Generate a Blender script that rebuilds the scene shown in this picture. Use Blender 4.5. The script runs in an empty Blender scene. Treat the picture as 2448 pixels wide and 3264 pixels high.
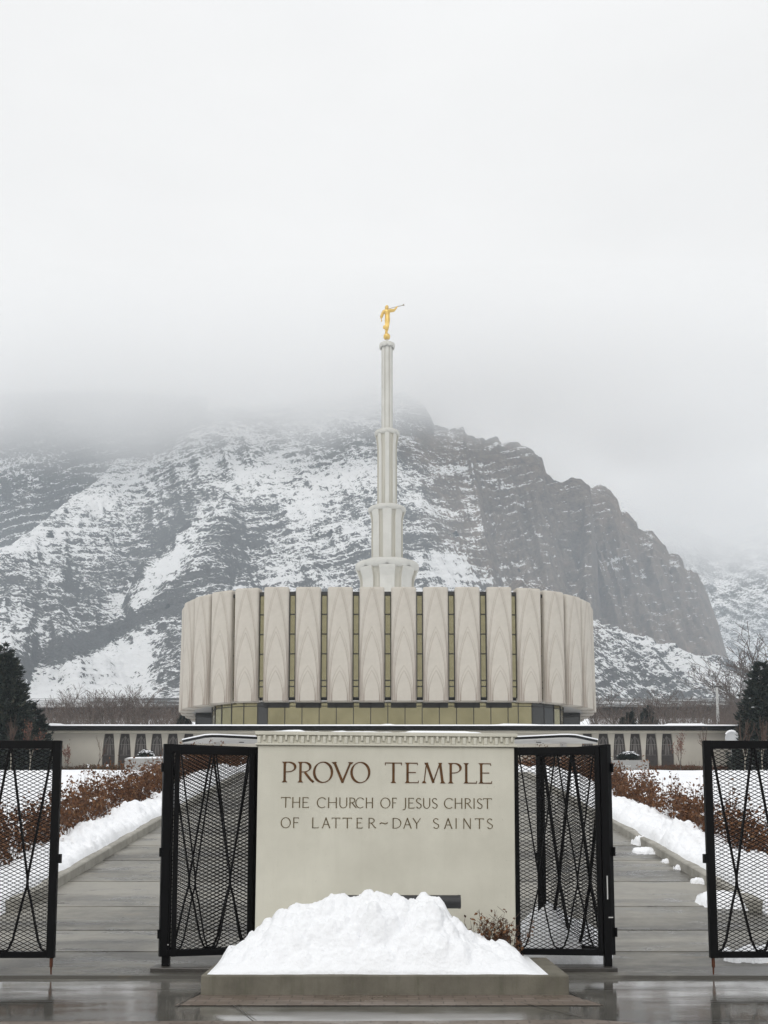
import bpy, bmesh, math, random
import numpy as np
from mathutils import Vector, Matrix

# ------------------------------------------------------------------ camera, sky, sun, exposure
scene = bpy.context.scene
COL = scene.collection
R = math.radians
F_PX, PITCH, PCX, PCY, EYE = 3200.0, R(6.0), 1224.0, 2306.7, 1.6
cam_d = bpy.data.cameras.new('camera')
cam = bpy.data.objects.new('camera', cam_d)
COL.objects.link(cam)
cam.location = (0, 0, EYE)
cam.rotation_euler = (R(90) + PITCH, 0, 0)
cam_d.sensor_fit = 'AUTO'
cam_d.sensor_width = 36.0
cam_d.lens = F_PX / 3264 * 36.0
cam_d.shift_y = (PCY - 1632) / 3264
cam_d.clip_start = 0.1
cam_d.clip_end = 20000
scene.camera = cam

SUN_EL, SUN_AZ = R(42), R(200)          # soft light from behind and left of the camera
world = bpy.data.worlds.new('World')
scene.world = world
world.use_nodes = True
wn, wl = world.node_tree.nodes, world.node_tree.links
wn.clear()
w_out = wn.new('ShaderNodeOutputWorld')
w_bg = wn.new('ShaderNodeBackground')
w_sky = wn.new('ShaderNodeTexSky')
w_sky.sky_type = 'NISHITA'
w_sky.sun_disc = False
w_sky.sun_elevation = SUN_EL
w_sky.sun_rotation = SUN_AZ
w_skys = wn.new('ShaderNodeVectorMath'); w_skys.operation = 'SCALE'; w_skys.inputs[3].default_value = 0.06
w_hsv = wn.new('ShaderNodeHueSaturation'); w_hsv.inputs['Saturation'].default_value = 0.5
w_tc = wn.new('ShaderNodeTexCoord')
w_sep = wn.new('ShaderNodeSeparateXYZ')
w_ramp = wn.new('ShaderNodeValToRGB')
w_cl = wn.new('ShaderNodeTexNoise'); w_cl.inputs['Scale'].default_value = 2.2; w_cl.inputs['Detail'].default_value = 4
w_map = wn.new('ShaderNodeMapping'); w_map.inputs['Scale'].default_value = (1, 1, 2.5)
cr = w_ramp.color_ramp
cr.elements[0].position = 0.0; cr.elements[0].color = (0.92, 0.912, 0.90, 1)
cr.elements[1].position = 1.0; cr.elements[1].color = (1.12, 1.13, 1.15, 1)
e = cr.elements.new(0.30); e.color = (0.965, 0.957, 0.944, 1)
e = cr.elements.new(0.50); e.color = (0.975, 0.968, 0.956, 1)
e = cr.elements.new(0.64); e.color = (0.99, 0.985, 0.975, 1)
w_mul = wn.new('ShaderNodeMix'); w_mul.data_type = 'RGBA'; w_mul.blend_type = 'MULTIPLY'; w_mul.inputs[0].default_value = 1.0
w_clr = wn.new('ShaderNodeMapRange'); w_clr.inputs['From Min'].default_value = 0.3; w_clr.inputs['From Max'].default_value = 0.7
w_clr.inputs['To Min'].default_value = 0.95; w_clr.inputs['To Max'].default_value = 1.05
w_mix = wn.new('ShaderNodeMix'); w_mix.data_type = 'RGBA'; w_mix.inputs[0].default_value = 0.07   # a little blue sky behind the overcast
wl.new(w_tc.outputs['Generated'], w_sep.inputs[0])
wl.new(w_sep.outputs[2], w_ramp.inputs[0])
wl.new(w_tc.outputs['Generated'], w_map.inputs[0]); wl.new(w_map.outputs[0], w_cl.inputs['Vector'])
wl.new(w_cl.outputs['Fac'], w_clr.inputs['Value'])
wl.new(w_ramp.outputs[0], w_mul.inputs[6]); wl.new(w_clr.outputs[0], w_mul.inputs[7])
wl.new(w_sky.outputs[0], w_skys.inputs[0]); wl.new(w_skys.outputs[0], w_hsv.inputs['Color'])
wl.new(w_mul.outputs[2], w_mix.inputs[6]); wl.new(w_hsv.outputs[0], w_mix.inputs[7])
wl.new(w_mix.outputs[2], w_bg.inputs[0])
w_bg.inputs[1].default_value = 1.0
wl.new(w_bg.outputs[0], w_out.inputs[0])

sun_d = bpy.data.lights.new('sun', 'SUN')
sun_d.energy = 1.0
sun_d.angle = R(30)
sun_d.color = (1.0, 0.97, 0.92)
sun = bpy.data.objects.new('sun', sun_d)
COL.objects.link(sun)
sd = Vector((math.sin(SUN_AZ) * math.cos(SUN_EL), math.cos(SUN_AZ) * math.cos(SUN_EL), math.sin(SUN_EL)))
sun.rotation_euler = (-sd).to_track_quat('-Z', 'Y').to_euler()
sun.location = (-20, -40, 60)

scene.view_settings.view_transform = 'Standard'
scene.view_settings.look = 'None'
scene.view_settings.exposure = 0.0
scene.view_settings.gamma = 1.0
scene.render.film_transparent = False
cy = scene.cycles
cy.max_bounces = 14
cy.volume_bounces = 14
cy.transparent_max_bounces = 16
cy.volume_step_rate = 0.35
cy.use_denoising = True


# ------------------------------------------------------------------ helpers
def PX(px, py, Y):
    """World point at depth Y (metres along the view axis on the ground) that the photo shows at pixel px, py (2448 x 3264)."""
    x = (px - PCX) / F_PX
    y = -(py - PCY) / F_PX
    fy = math.cos(PITCH) - math.sin(PITCH) * y
    fz = math.sin(PITCH) + math.cos(PITCH) * y
    k = Y / fy
    return Vector((x * k, Y, EYE + fz * k))


def pxz(py, Y): return PX(PCX, py, Y).z
def pxx(px, py, Y): return PX(px, py, Y).x


def pix(x, y, z):
    """Photo pixel of world points (arrays)."""
    z = z - EYE
    f = y * math.cos(PITCH) + z * math.sin(PITCH)
    u = -y * math.sin(PITCH) + z * math.cos(PITCH)
    return PCX + F_PX * x / f, PCY - F_PX * u / f


def tag(o, label=None, cat=None, group=None, kind=None):
    if label: o['label'] = label
    if cat: o['category'] = cat
    if group: o['group'] = group
    if kind: o['kind'] = kind
    return o


def empty(name, loc=(0, 0, 0), rz=0.0, label=None, cat=None, group=None):
    o = bpy.data.objects.new(name, None)
    COL.objects.link(o)
    o.location = loc
    o.rotation_euler = (0, 0, rz)
    o.empty_display_size = 0.2
    return tag(o, label, cat, group)


def np_mesh(name, V, Fq, smooth=False):
    V = np.asarray(V, dtype=np.float32).reshape(-1, 3)
    Fq = np.asarray(Fq, dtype=np.int32)
    me = bpy.data.meshes.new(name)
    n, (m, k) = len(V), Fq.shape
    me.vertices.add(n)
    me.vertices.foreach_set('co', V.ravel())
    me.loops.add(m * k)
    me.loops.foreach_set('vertex_index', Fq.ravel())
    me.polygons.add(m)
    me.polygons.foreach_set('loop_start', np.arange(0, m * k, k, dtype=np.int32))
    me.update(calc_edges=True)
    me.polygons.foreach_set('use_smooth', np.full(m, smooth, dtype=bool))
    me.update()
    return me


def link(name, me, mat, parent=None):
    o = bpy.data.objects.new(name, me)
    COL.objects.link(o)
    if mat is not None:
        me.materials.append(mat)
    if parent is not None:
        o.parent = parent
    return o


def face_attr(me, name, vals):
    a = me.attributes.new(name, 'FLOAT', 'FACE')
    a.data.foreach_set('value', np.asarray(vals, dtype=np.float32))


def vert_attr(me, name, vals):
    a = me.attributes.new(name, 'FLOAT', 'POINT')
    a.data.foreach_set('value', np.asarray(vals, dtype=np.float32).ravel())


class MB:
    """Collects simple shapes into ONE mesh."""
    def __init__(s): s.v, s.f = [], []

    def add(s, vs, fs):
        b = len(s.v)
        s.v += [tuple(p) for p in vs]
        s.f += [tuple(b + i for i in f) for f in fs]
        return s

    def box(s, x0, x1, y0, y1, z0, z1):
        return s.add([(x0, y0, z0), (x1, y0, z0), (x1, y1, z0), (x0, y1, z0), (x0, y0, z1), (x1, y0, z1), (x1, y1, z1), (x0, y1, z1)],
                     [(0, 3, 2, 1), (4, 5, 6, 7), (0, 1, 5, 4), (1, 2, 6, 5), (2, 3, 7, 6), (3, 0, 4, 7)])

    def obox(s, c, ax, ay, az, hx, hy, hz):
        """Oriented box: centre, three axes, half sizes."""
        c, ax, ay, az = Vector(c), Vector(ax), Vector(ay), Vector(az)
        vs = [c + ax * hx * i + ay * hy * j + az * hz * k for k in (-1, 1) for (i, j) in ((-1, -1), (1, -1), (1, 1), (-1, 1))]
        return s.add(vs, [(0, 3, 2, 1), (4, 5, 6, 7), (0, 1, 5, 4), (1, 2, 6, 5), (2, 3, 7, 6), (3, 0, 4, 7)])

    def prism_z(s, loop, z0, z1):
        n = len(loop)
        vs = [(x, y, z0) for x, y in loop] + [(x, y, z1) for x, y in loop]
        fs = [tuple(reversed(range(n))), tuple(range(n, 2 * n))] + [(i, (i + 1) % n, n + (i + 1) % n, n + i) for i in range(n)]
        return s.add(vs, fs)

    def prism_y(s, loop, y0, y1):
        n = len(loop)
        vs = [(x, y0, z) for x, z in loop] + [(x, y1, z) for x, z in loop]
        fs = [tuple(range(n)), tuple(reversed(range(n, 2 * n)))] + [(i, n + i, n + (i + 1) % n, (i + 1) % n) for i in range(n)]
        return s.add(vs, fs)

    def tube(s, pts, rad, sides=8, cap=True):
        pts = [Vector(p) for p in pts]
        n = len(pts)
        rad = rad if isinstance(rad, (list, tuple)) else [rad] * n
        rings = []
        up0 = Vector((0, 0, 1))
        for i, p in enumerate(pts):
            d = (pts[min(i + 1, n - 1)] - pts[max(i - 1, 0)]).normalized()
            a = d.cross(up0)
            if a.length < 1e-3: a = d.cross(Vector((1, 0, 0)))
            a.normalize(); b = d.cross(a)
            rings.append([p + (a * math.cos(2 * math.pi * k / sides) + b * math.sin(2 * math.pi * k / sides)) * rad[i] for k in range(sides)])
        vs = [q for r_ in rings for q in r_]
        fs = [(i * sides + k, i * sides + (k + 1) % sides, (i + 1) * sides + (k + 1) % sides, (i + 1) * sides + k) for i in range(n - 1) for k in range(sides)]
        if cap: fs += [tuple(reversed(range(sides))), tuple(range((n - 1) * sides, n * sides))]
        return s.add(vs, fs)

    def lathe(s, prof, seg=32, c=(0, 0, 0)):
        n = len(prof)
        vs = [(c[0] + r_ * math.cos(2 * math.pi * k / seg), c[1] + r_ * math.sin(2 * math.pi * k / seg), c[2] + z) for r_, z in prof for k in range(seg)]
        fs = [(i * seg + k, i * seg + (k + 1) % seg, (i + 1) * seg + (k + 1) % seg, (i + 1) * seg + k) for i in range(n - 1) for k in range(seg)]
        fs += [tuple(reversed(range(seg))), tuple(range((n - 1) * seg, n * seg))]
        return s.add(vs, fs)

    def build(s, name, mat, parent=None, smooth=False, bevel=0.0):
        me = bpy.data.meshes.new(name)
        me.from_pydata(s.v, [], s.f)
        if smooth:
            for p in me.polygons: p.use_smooth = True
        me.update()
        o = link(name, me, mat, parent)
        if bevel:
            m = o.modifiers.new('bevel', 'BEVEL')
            m.width = bevel; m.segments = 2; m.limit_method = 'ANGLE'
        return o


def copy_tree(o, parent=None):
    c = o.copy()
    COL.objects.link(c)
    if parent is not None: c.parent = parent
    for ch in list(o.children): copy_tree(ch, c)
    return c


# numpy noise ---------------------------------------------------------
def _hash(ix, iy, seed):
    h = (ix.astype(np.int64) * 374761393 + iy.astype(np.int64) * 668265263 + seed * 1442695041) & 0xFFFFFFFF
    h = ((h ^ (h >> 13)) * 1274126177) & 0xFFFFFFFF
    h = h ^ (h >> 16)
    return (h & 0xFFFF) / 65535.0


def vnoise(x, y, seed=0):
    x = np.asarray(x, dtype=np.float64); y = np.asarray(y, dtype=np.float64)
    ix, iy = np.floor(x), np.floor(y)
    fx, fy = x - ix, y - iy
    ux, uy = fx * fx * fx * (fx * (fx * 6 - 15) + 10), fy * fy * fy * (fy * (fy * 6 - 15) + 10)
    a, b = _hash(ix, iy, seed), _hash(ix + 1, iy, seed)
    c, d = _hash(ix, iy + 1, seed), _hash(ix + 1, iy + 1, seed)
    return (a * (1 - ux) + b * ux) * (1 - uy) + (c * (1 - ux) + d * ux) * uy


def fbm(x, y, seed=0, octv=5, gain=0.5):
    t, amp, tot = 0, 1.0, 0.0
    for o in range(octv):
        t = t + amp * vnoise(x * 2 ** o + 17.3 * o, y * 2 ** o - 9.1 * o, seed + o)
        tot += amp; amp *= gain
    return t / tot


def ridged(x, y, seed=0, octv=4, gain=0.5):
    t, amp, tot = 0, 1.0, 0.0
    for o in range(octv):
        t = t + amp * (1 - np.abs(2 * vnoise(x * 2 ** o + 7.7 * o, y * 2 ** o + 3.1 * o, seed + o) - 1))
        tot += amp; amp *= gain
    return t / tot


def sstep(a, b, x):
    t = np.clip((np.asarray(x, dtype=np.float64) - a) / (b - a), 0, 1)
    return t * t * (3 - 2 * t)


def grid_faces(nu, nv):
    """Faces of a grid stored as index v * nu + u."""
    i = np.arange(nu - 1)[None, :] + nu * np.arange(nv - 1)[:, None]
    return np.stack([i, i + 1, i + 1 + nu, i + nu], axis=-1).reshape(-1, 4)


# ------------------------------------------------------------------ materials
class MT:
    """A small node-tree writer."""
    def __init__(s, name):
        s.m = bpy.data.materials.new(name)
        s.m.use_nodes = True
        s.n, s.l = s.m.node_tree.nodes, s.m.node_tree.links
        s.b = s.n['Principled BSDF']
        s.b.inputs['Roughness'].default_value = 0.8
        s.tc = s.n.new('ShaderNodeTexCoord')

    def coords(s, scale=(1, 1, 1), rot=(0, 0, 0), which='Object'):
        m = s.n.new('ShaderNodeMapping')
        m.inputs['Scale'].default_value = scale
        m.inputs['Rotation'].default_value = rot
        s.l.new(s.tc.outputs[which], m.inputs[0])
        return m.outputs[0]

    def noise(s, vec, scale, detail=4, rough=0.55, dist=0.0):
        t = s.n.new('ShaderNodeTexNoise')
        t.inputs['Scale'].default_value = scale
        t.inputs['Detail'].default_value = detail
        t.inputs['Roughness'].default_value = rough
        t.inputs['Distortion'].default_value = dist
        s.l.new(vec, t.inputs['Vector'])
        return t.outputs['Fac']

    def voro(s, vec, scale, feature='F1', out='Distance'):
        t = s.n.new('ShaderNodeTexVoronoi')
        t.feature = feature
        t.inputs['Scale'].default_value = scale
        s.l.new(vec, t.inputs['Vector'])
        return t.outputs[out]

    def attr(s, name):
        a = s.n.new('ShaderNodeAttribute')
        a.attribute_name = name
        return a.outputs['Fac']

    def rng(s, val, a, b, c=0.0, d=1.0, smooth=False):
        r_ = s.n.new('ShaderNodeMapRange')
        if smooth: r_.interpolation_type = 'SMOOTHSTEP'
        for k, v in zip(('From Min', 'From Max', 'To Min', 'To Max'), (a, b, c, d)): r_.inputs[k].default_value = v
        s.l.new(val, r_.inputs['Value'])
        return r_.outputs[0]

    def math(s, op, a, b=None, c=None):
        t = s.n.new('ShaderNodeMath')
        t.operation = op
        for i, v in enumerate((a, b, c)):
            if v is None: continue
            if isinstance(v, (int, float)): t.inputs[i].default_value = v
            else: s.l.new(v, t.inputs[i])
        return t.outputs[0]

    def ramp(s, val, stops):
        r_ = s.n.new('ShaderNodeValToRGB')
        el = r_.color_ramp.elements
        el[0].position, el[0].color = stops[0][0], (*stops[0][1], 1)
        el[1].position, el[1].color = stops[-1][0], (*stops[-1][1], 1)
        for p, c in stops[1:-1]:
            q = el.new(p); q.color = (*c, 1)
        s.l.new(val, r_.inputs[0])
        return r_.outputs[0]

    def mix(s, fac, a, b, blend='MIX'):
        t = s.n.new('ShaderNodeMix')
        t.data_type = 'RGBA'; t.blend_type = blend
        for i, v in ((0, fac), (6, a), (7, b)):
            if isinstance(v, (int, float)): t.inputs[i].default_value = v
            elif isinstance(v, tuple): t.inputs[i].default_value = (*v, 1)
            else: s.l.new(v, t.inputs[i])
        return t.outputs[2]

    def color(s, c):
        if isinstance(c, tuple): s.b.inputs['Base Color'].default_value = (*c, 1)
        else: s.l.new(c, s.b.inputs['Base Color'])
        return s

    def rough(s, v):
        if isinstance(v, (int, float)): s.b.inputs['Roughness'].default_value = v
        else: s.l.new(v, s.b.inputs['Roughness'])
        return s

    def metal(s, v): s.b.inputs['Metallic'].default_value = v; return s
    def spec(s, v): s.b.inputs['Specular IOR Level'].default_value = v; return s

    def bump(s, h, strength=0.3, dist=0.02):
        t = s.n.new('ShaderNodeBump')
        t.inputs['Strength'].default_value = strength
        t.inputs['Distance'].default_value = dist
        s.l.new(h, t.inputs['Height'])
        s.l.new(t.outputs[0], s.b.inputs['Normal'])
        return s


def simple(name, c, rough=0.7, var=0.15, scale=3.0, bump=0.0, metal=0.0, spec=0.4, bscale=None, bdist=0.02):
    t = MT(name)
    co = t.coords()
    nz = t.noise(co, scale, 6)
    lo = tuple(x * (1 - var) for x in c); hi = tuple(min(1, x * (1 + var)) for x in c)
    t.color(t.ramp(nz, [(0.3, lo), (0.7, hi)])).rough(rough).metal(metal).spec(spec)
    if bump: t.bump(t.noise(co, bscale or scale * 6, 4), bump, bdist)
    return t.m


def leafmat(name, stops, rough=0.6):
    t = MT(name)
    t.color(t.ramp(t.attr('tint'), stops)).rough(rough).spec(0.25)
    return t.m


M = {}
# snow
t = MT('snow'); co = t.coords()
nz = t.noise(co, 1.3, 6)
t.color(t.ramp(nz, [(0.25, (0.84, 0.86, 0.89)), (0.75, (0.92, 0.92, 0.93))])).rough(0.75).spec(0.3)
t.bump(t.math('ADD', t.noise(co, 9, 6, 0.65), t.math('MULTIPLY', t.noise(co, 45, 3), 0.35)), 0.55, 0.035)
M['snow'] = t.m
# lumpy snow that was shovelled: a little more soil in it
t = MT('shovelled_snow'); co = t.coords()
dirt = t.rng(t.noise(co, 6, 6, 0.7), 0.62, 0.8, 0, 0.35)
t.color(t.mix(dirt, (0.90, 0.91, 0.93), (0.66, 0.64, 0.61))).rough(0.75).spec(0.3)
t.bump(t.math('ADD', t.noise(co, 14, 6, 0.7), t.math('MULTIPLY', t.voro(co, 22), 0.4)), 0.6, 0.03)
M['snow_lumpy'] = t.m
# wet front pavement
t = MT('wet_pavement'); co = t.coords()
a = t.noise(co, 0.55, 5, 0.6, 0.4); b = t.noise(co, 4.0, 6, 0.7); fine = t.noise(co, 60, 3)
tone = t.math('ADD', t.math('MULTIPLY', a, 0.65), t.math('MULTIPLY', b, 0.35))
col = t.ramp(tone, [(0.34, (0.060, 0.058, 0.052)), (0.5, (0.115, 0.110, 0.098)), (0.64, (0.20, 0.192, 0.170))])
stain = t.rng(t.noise(t.coords((1, 2.4, 1)), 2.2, 6, 0.7), 0.60, 0.72, 0, 0.5)
col = t.mix(stain, col, (0.17, 0.135, 0.095))
t.color(col).spec(0.55)
wet = t.noise(t.coords((0.6, 1.6, 1)), 1.1, 4, 0.6)
t.rough(t.rng(wet, 0.42, 0.64, 0.015, 0.20))
t.bump(t.math('ADD', t.math('MULTIPLY', fine, 0.5), t.math('MULTIPLY', t.noise(t.coords((0.5, 2.5, 1)), 1.6, 3), 1.2)), 0.06, 0.01)
M['pavement'] = t.m
# damp ramp slabs
t = MT('damp_concrete'); co = t.coords()
a = t.noise(t.coords((0.35, 1.3, 1)), 1.0, 6, 0.62, 0.5); b = t.noise(co, 5.0, 6, 0.7)
tone = t.math('ADD', t.math('MULTIPLY', a, 0.8), t.math('MULTIPLY', b, 0.2))
tone = t.math('ADD', tone, t.math('MULTIPLY', t.math('SUBTRACT', t.attr('slab'), 0.5), 0.22))
col = t.ramp(tone, [(0.39, (0.075, 0.070, 0.060)), (0.48, (0.165, 0.156, 0.134)), (0.62, (0.29, 0.275, 0.24))])
stain = t.rng(t.noise(t.coords((0.5, 1.8, 1)), 1.9, 6, 0.75), 0.60, 0.74, 0, 0.55)
col = t.mix(stain, col, (0.20, 0.155, 0.10))
puddle = t.rng(t.noise(t.coords((0.45, 1.5, 1)), 1.7, 5, 0.65, 0.6), 0.52, 0.62, 0, 1, True)
col = t.mix(t.math('MULTIPLY', puddle, 0.45), col, (0.085, 0.082, 0.072))
t.color(col).spec(0.5).rough(t.math('SUBTRACT', t.rng(a, 0.36, 0.62, 0.34, 0.60), t.math('MULTIPLY', puddle, 0.24)))
t.bump(t.noise(co, 40, 4, 0.7), 0.15, 0.01)
M['walk'] = t.m
# dry-ish light concrete
t = MT('kerb_concrete'); co = t.coords()
col = t.ramp(t.noise(co, 2.5, 7, 0.65), [(0.3, (0.22, 0.21, 0.18)), (0.7, (0.42, 0.40, 0.355))])
t.color(col).rough(0.8).bump(t.noise(co, 50, 4, 0.7), 0.25, 0.01)
M['kerb'] = t.m
# plinth concrete with algae streaks
t = MT('plinth_concrete'); co = t.coords()
streak = t.noise(t.coords((5, 5, 0.7)), 2.2, 6, 0.7)
col = t.ramp(t.noise(co, 2.0, 7, 0.65), [(0.3, (0.105, 0.096, 0.074)), (0.7, (0.200, 0.184, 0.146))])
col = t.mix(t.rng(streak, 0.5, 0.72, 0, 0.65), col, (0.088, 0.090, 0.056))
t.color(col).rough(0.75).bump(t.noise(co, 45, 5, 0.7), 0.35, 0.012)
M['plinth'] = t.m
# pavers
t = MT('brick_pavers'); co = t.coords()
br = t.n.new('ShaderNodeTexBrick')
br.inputs['Scale'].default_value = 1.0
br.inputs['Brick Width'].default_value = 0.22; br.inputs['Row Height'].default_value = 0.115
br.inputs['Mortar Size'].default_value = 0.006; br.inputs['Mortar Smooth'].default_value = 0.3
br.inputs['Color1'].default_value = (0.155, 0.120, 0.095, 1); br.inputs['Color2'].default_value = (0.215, 0.175, 0.145, 1)
br.inputs['Mortar'].default_value = (0.07, 0.055, 0.045, 1)
t.l.new(co, br.inputs['Vector'])
col = t.mix(0.5, br.outputs[0], t.ramp(t.noise(co, 3, 6, 0.7), [(0.3, (0.45, 0.45, 0.45)), (0.7, (1, 1, 1))]), 'MULTIPLY')
t.color(col).rough(t.rng(t.noise(co, 2, 4), 0.35, 0.65, 0.25, 0.6)).spec(0.45)
t.bump(br.outputs['Fac'], -0.4, 0.01)
M['pavers'] = t.m
# sign wall
t = MT('cream_plaster'); co = t.coords()
col = t.ramp(t.noise(co, 1.2, 7, 0.6), [(0.3, (0.555, 0.535, 0.455)), (0.72, (0.685, 0.664, 0.572))])
drip = t.rng(t.noise(t.coords((6, 6, 0.5)), 1.6, 6, 0.7), 0.52, 0.8, 0, 0.32)
col = t.mix(drip, col, (0.50, 0.48, 0.40))
col = t.mix(t.rng(t.noise(co, 30, 3), 0.66, 0.74, 0, 0.45), col, (0.42, 0.40, 0.33))
t.color(col).rough(0.85).spec(0.2).bump(t.noise(co, 90, 4, 0.7), 0.3, 0.006)
M['plaster'] = t.m
M['bronze'] = simple('bronze_letter', (0.105, 0.048, 0.016), 0.45, 0.35, 8, metal=0.35)
M['bronze_pale'] = simple('olive_bronze_letter', (0.105, 0.072, 0.026), 0.5, 0.3, 8, metal=0.3)
# black paint, slightly worn
t = MT('black_paint'); co = t.coords()
wear = t.rng(t.noise(co, 7, 7, 0.75), 0.74, 0.78, 0, 0.6)
t.color(t.mix(wear, (0.0045, 0.0045, 0.005), (0.05, 0.048, 0.045))).rough(t.rng(t.noise(co, 3, 4), 0.3, 0.7, 0.35, 0.6)).spec(0.12)
M['black'] = t.m
M['rust'] = simple('rusty_steel', (0.11, 0.040, 0.020), 0.75, 0.5, 12, bump=0.3, metal=0.2)
M['lamp_grey'] = simple('dark_lamp_housing', (0.032, 0.032, 0.034), 0.45, 0.2, 4)
M['white_scuff'] = simple('white_scuff_paint', (0.6, 0.6, 0.58), 0.6, 0.1)
M['dark_curb'] = simple('wet_dark_concrete', (0.040, 0.036, 0.031), 0.35, 0.4, 3, bump=0.3, spec=0.5)
# precast panels of the temple
t = MT('precast_fin'); co = t.coords()
col = t.ramp(t.noise(co, 0.7, 7, 0.65), [(0.3, (0.455, 0.422, 0.370)), (0.7, (0.535, 0.498, 0.440))])
col = t.mix(t.rng(t.noise(t.coords((2, 2, 0.18)), 1.4, 6, 0.7), 0.52, 0.78, 0, 0.22), col, (0.40, 0.345, 0.29))
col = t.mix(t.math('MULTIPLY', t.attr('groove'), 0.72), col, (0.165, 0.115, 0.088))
t.color(col).rough(0.85).spec(0.2).bump(t.noise(co, 14, 4, 0.7), 0.25, 0.03)
M['fin'] = t.m
t = MT('spire_white'); co = t.coords()
col = t.ramp(t.noise(co, 0.6, 7, 0.65), [(0.3, (0.495, 0.488, 0.452)), (0.7, (0.585, 0.577, 0.538))])
col = t.mix(t.rng(t.noise(t.coords((3, 3, 0.12)), 1.3, 6, 0.7), 0.5, 0.78, 0, 0.22), col, (0.44, 0.42, 0.36))
t.color(col).rough(0.75).spec(0.25)
M['spire'] = t.m
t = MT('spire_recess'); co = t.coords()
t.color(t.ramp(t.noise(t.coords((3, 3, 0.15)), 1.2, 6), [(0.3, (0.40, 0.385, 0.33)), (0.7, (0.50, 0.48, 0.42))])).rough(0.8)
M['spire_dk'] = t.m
t = MT('wing_wall'); co = t.coords()
col = t.ramp(t.noise(co, 0.35, 7, 0.6), [(0.3, (0.405, 0.380, 0.330)), (0.7, (0.470, 0.442, 0.386))])
col = t.mix(t.rng(t.noise(t.coords((2, 2, 0.25)), 0.9, 6, 0.7), 0.5, 0.8, 0, 0.2), col, (0.36, 0.33, 0.28))
t.color(col).rough(0.85).spec(0.2)
M['wing'] = t.m
M['cornice'] = simple('cornice_stone', (0.60, 0.565, 0.48), 0.8, 0.08, 1.0)
M['fascia'] = simple('dark_fascia', (0.010, 0.010, 0.010), 0.6, 0.2, 1.0, spec=0.1)
M['soffit'] = simple('soffit_white', (0.47, 0.46, 0.44), 0.8, 0.08, 0.6)
M['planter'] = simple('planter_stone', (0.275, 0.272, 0.262), 0.85, 0.1, 0.8, bump=0.2)
M['grille'] = simple('bronze_grille', (0.062, 0.054, 0.050), 0.6, 0.2, 2.0)
M['tracery'] = simple('pale_tracery', (0.22, 0.205, 0.19), 0.6, 0.15, 2.0)
# gold glass
t = MT('gold_glass'); co = t.coords()
nz = t.noise(co, 0.55, 2)
t.color(t.ramp(nz, [(0.3, (0.235, 0.210, 0.120)), (0.7, (0.310, 0.278, 0.165))])).metal(0.85).rough(0.07)
t.bump(t.noise(co, 0.8, 2), 0.04, 0.05)
M['glass'] = t.m
t = MT('tree_reflection_glass'); t.color((0.030, 0.030, 0.028)).rough(0.06).spec(0.6)  # pane colour darkened to show trees reflected in the glass
M['tree_reflection_glass'] = t.m
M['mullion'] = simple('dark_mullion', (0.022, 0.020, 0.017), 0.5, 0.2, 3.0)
M['core'] = simple('dark_bronze_wall', (0.030, 0.028, 0.024), 0.55, 0.2, 1.0)
# gold leaf
t = MT('gold_leaf'); co = t.coords()
t.color(t.ramp(t.noise(co, 3, 5), [(0.3, (0.62, 0.41, 0.11)), (0.7, (0.78, 0.56, 0.20))])).metal(0.6).rough(0.42)
M['gold'] = t.m
M['brass_dull'] = simple('dull_brass', (0.22, 0.18, 0.11), 0.5, 0.2, 6, metal=0.6)
# plants
M['leaf_brown'] = leafmat('withered_leaves', [(0.0, (0.050, 0.021, 0.010)), (0.4, (0.115, 0.050, 0.023)), (0.75, (0.185, 0.088, 0.040)), (1.0, (0.26, 0.155, 0.075))])
M['leaf_red'] = leafmat('dry_red_leaves', [(0.0, (0.09, 0.030, 0.022)), (0.6, (0.19, 0.075, 0.055)), (1.0, (0.22, 0.12, 0.07))])
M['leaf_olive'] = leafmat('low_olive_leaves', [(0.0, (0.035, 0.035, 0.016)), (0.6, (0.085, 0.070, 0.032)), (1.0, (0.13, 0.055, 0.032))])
M['needle'] = leafmat('dark_needles', [(0.0, (0.007, 0.011, 0.010)), (0.6, (0.018, 0.026, 0.021)), (0.92, (0.035, 0.042, 0.030)), (1.0, (0.055, 0.052, 0.036))])
M['twig'] = simple('brown_twig', (0.085, 0.052, 0.038), 0.8, 0.3, 6)
M['twig_grey'] = simple('grey_brown_twig', (0.098, 0.076, 0.064), 0.85, 0.25, 2)
M['bark'] = simple('grey_bark', (0.10, 0.088, 0.076), 0.9, 0.3, 3, bump=0.4)
M['bark_pale'] = simple('pale_bark', (0.27, 0.245, 0.20), 0.85, 0.3, 4, bump=0.3)
M['pole'] = simple('pale_pole', (0.42, 0.42, 0.41), 0.7, 0.1, 1.0)
M['dish'] = simple('dish_white', (0.55, 0.56, 0.57), 0.5, 0.08, 1.0)

# ------------------------------------------------------------------ ground, pavement, ramp, kerbs
def gz(Y):
    Y = np.asarray(Y, dtype=np.float64)
    z = np.where(Y < 11.6, 0.0, np.where(Y < 37, 0.139 * (Y - 11.6), np.where(Y < 85, 3.53 + 0.05 * (Y - 37), 5.93 + (Y - 85) * 0.14)))
    # ease the corners
    z = z + 0.10 * np.exp(-((Y - 11.6) / 1.0) ** 2) * 0.3
    return z


def g1(Y): return float(gz(Y))


KX = 5.25                                   # inner face of the kerbs


def walk_z(Y): return g1(Y)


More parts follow.
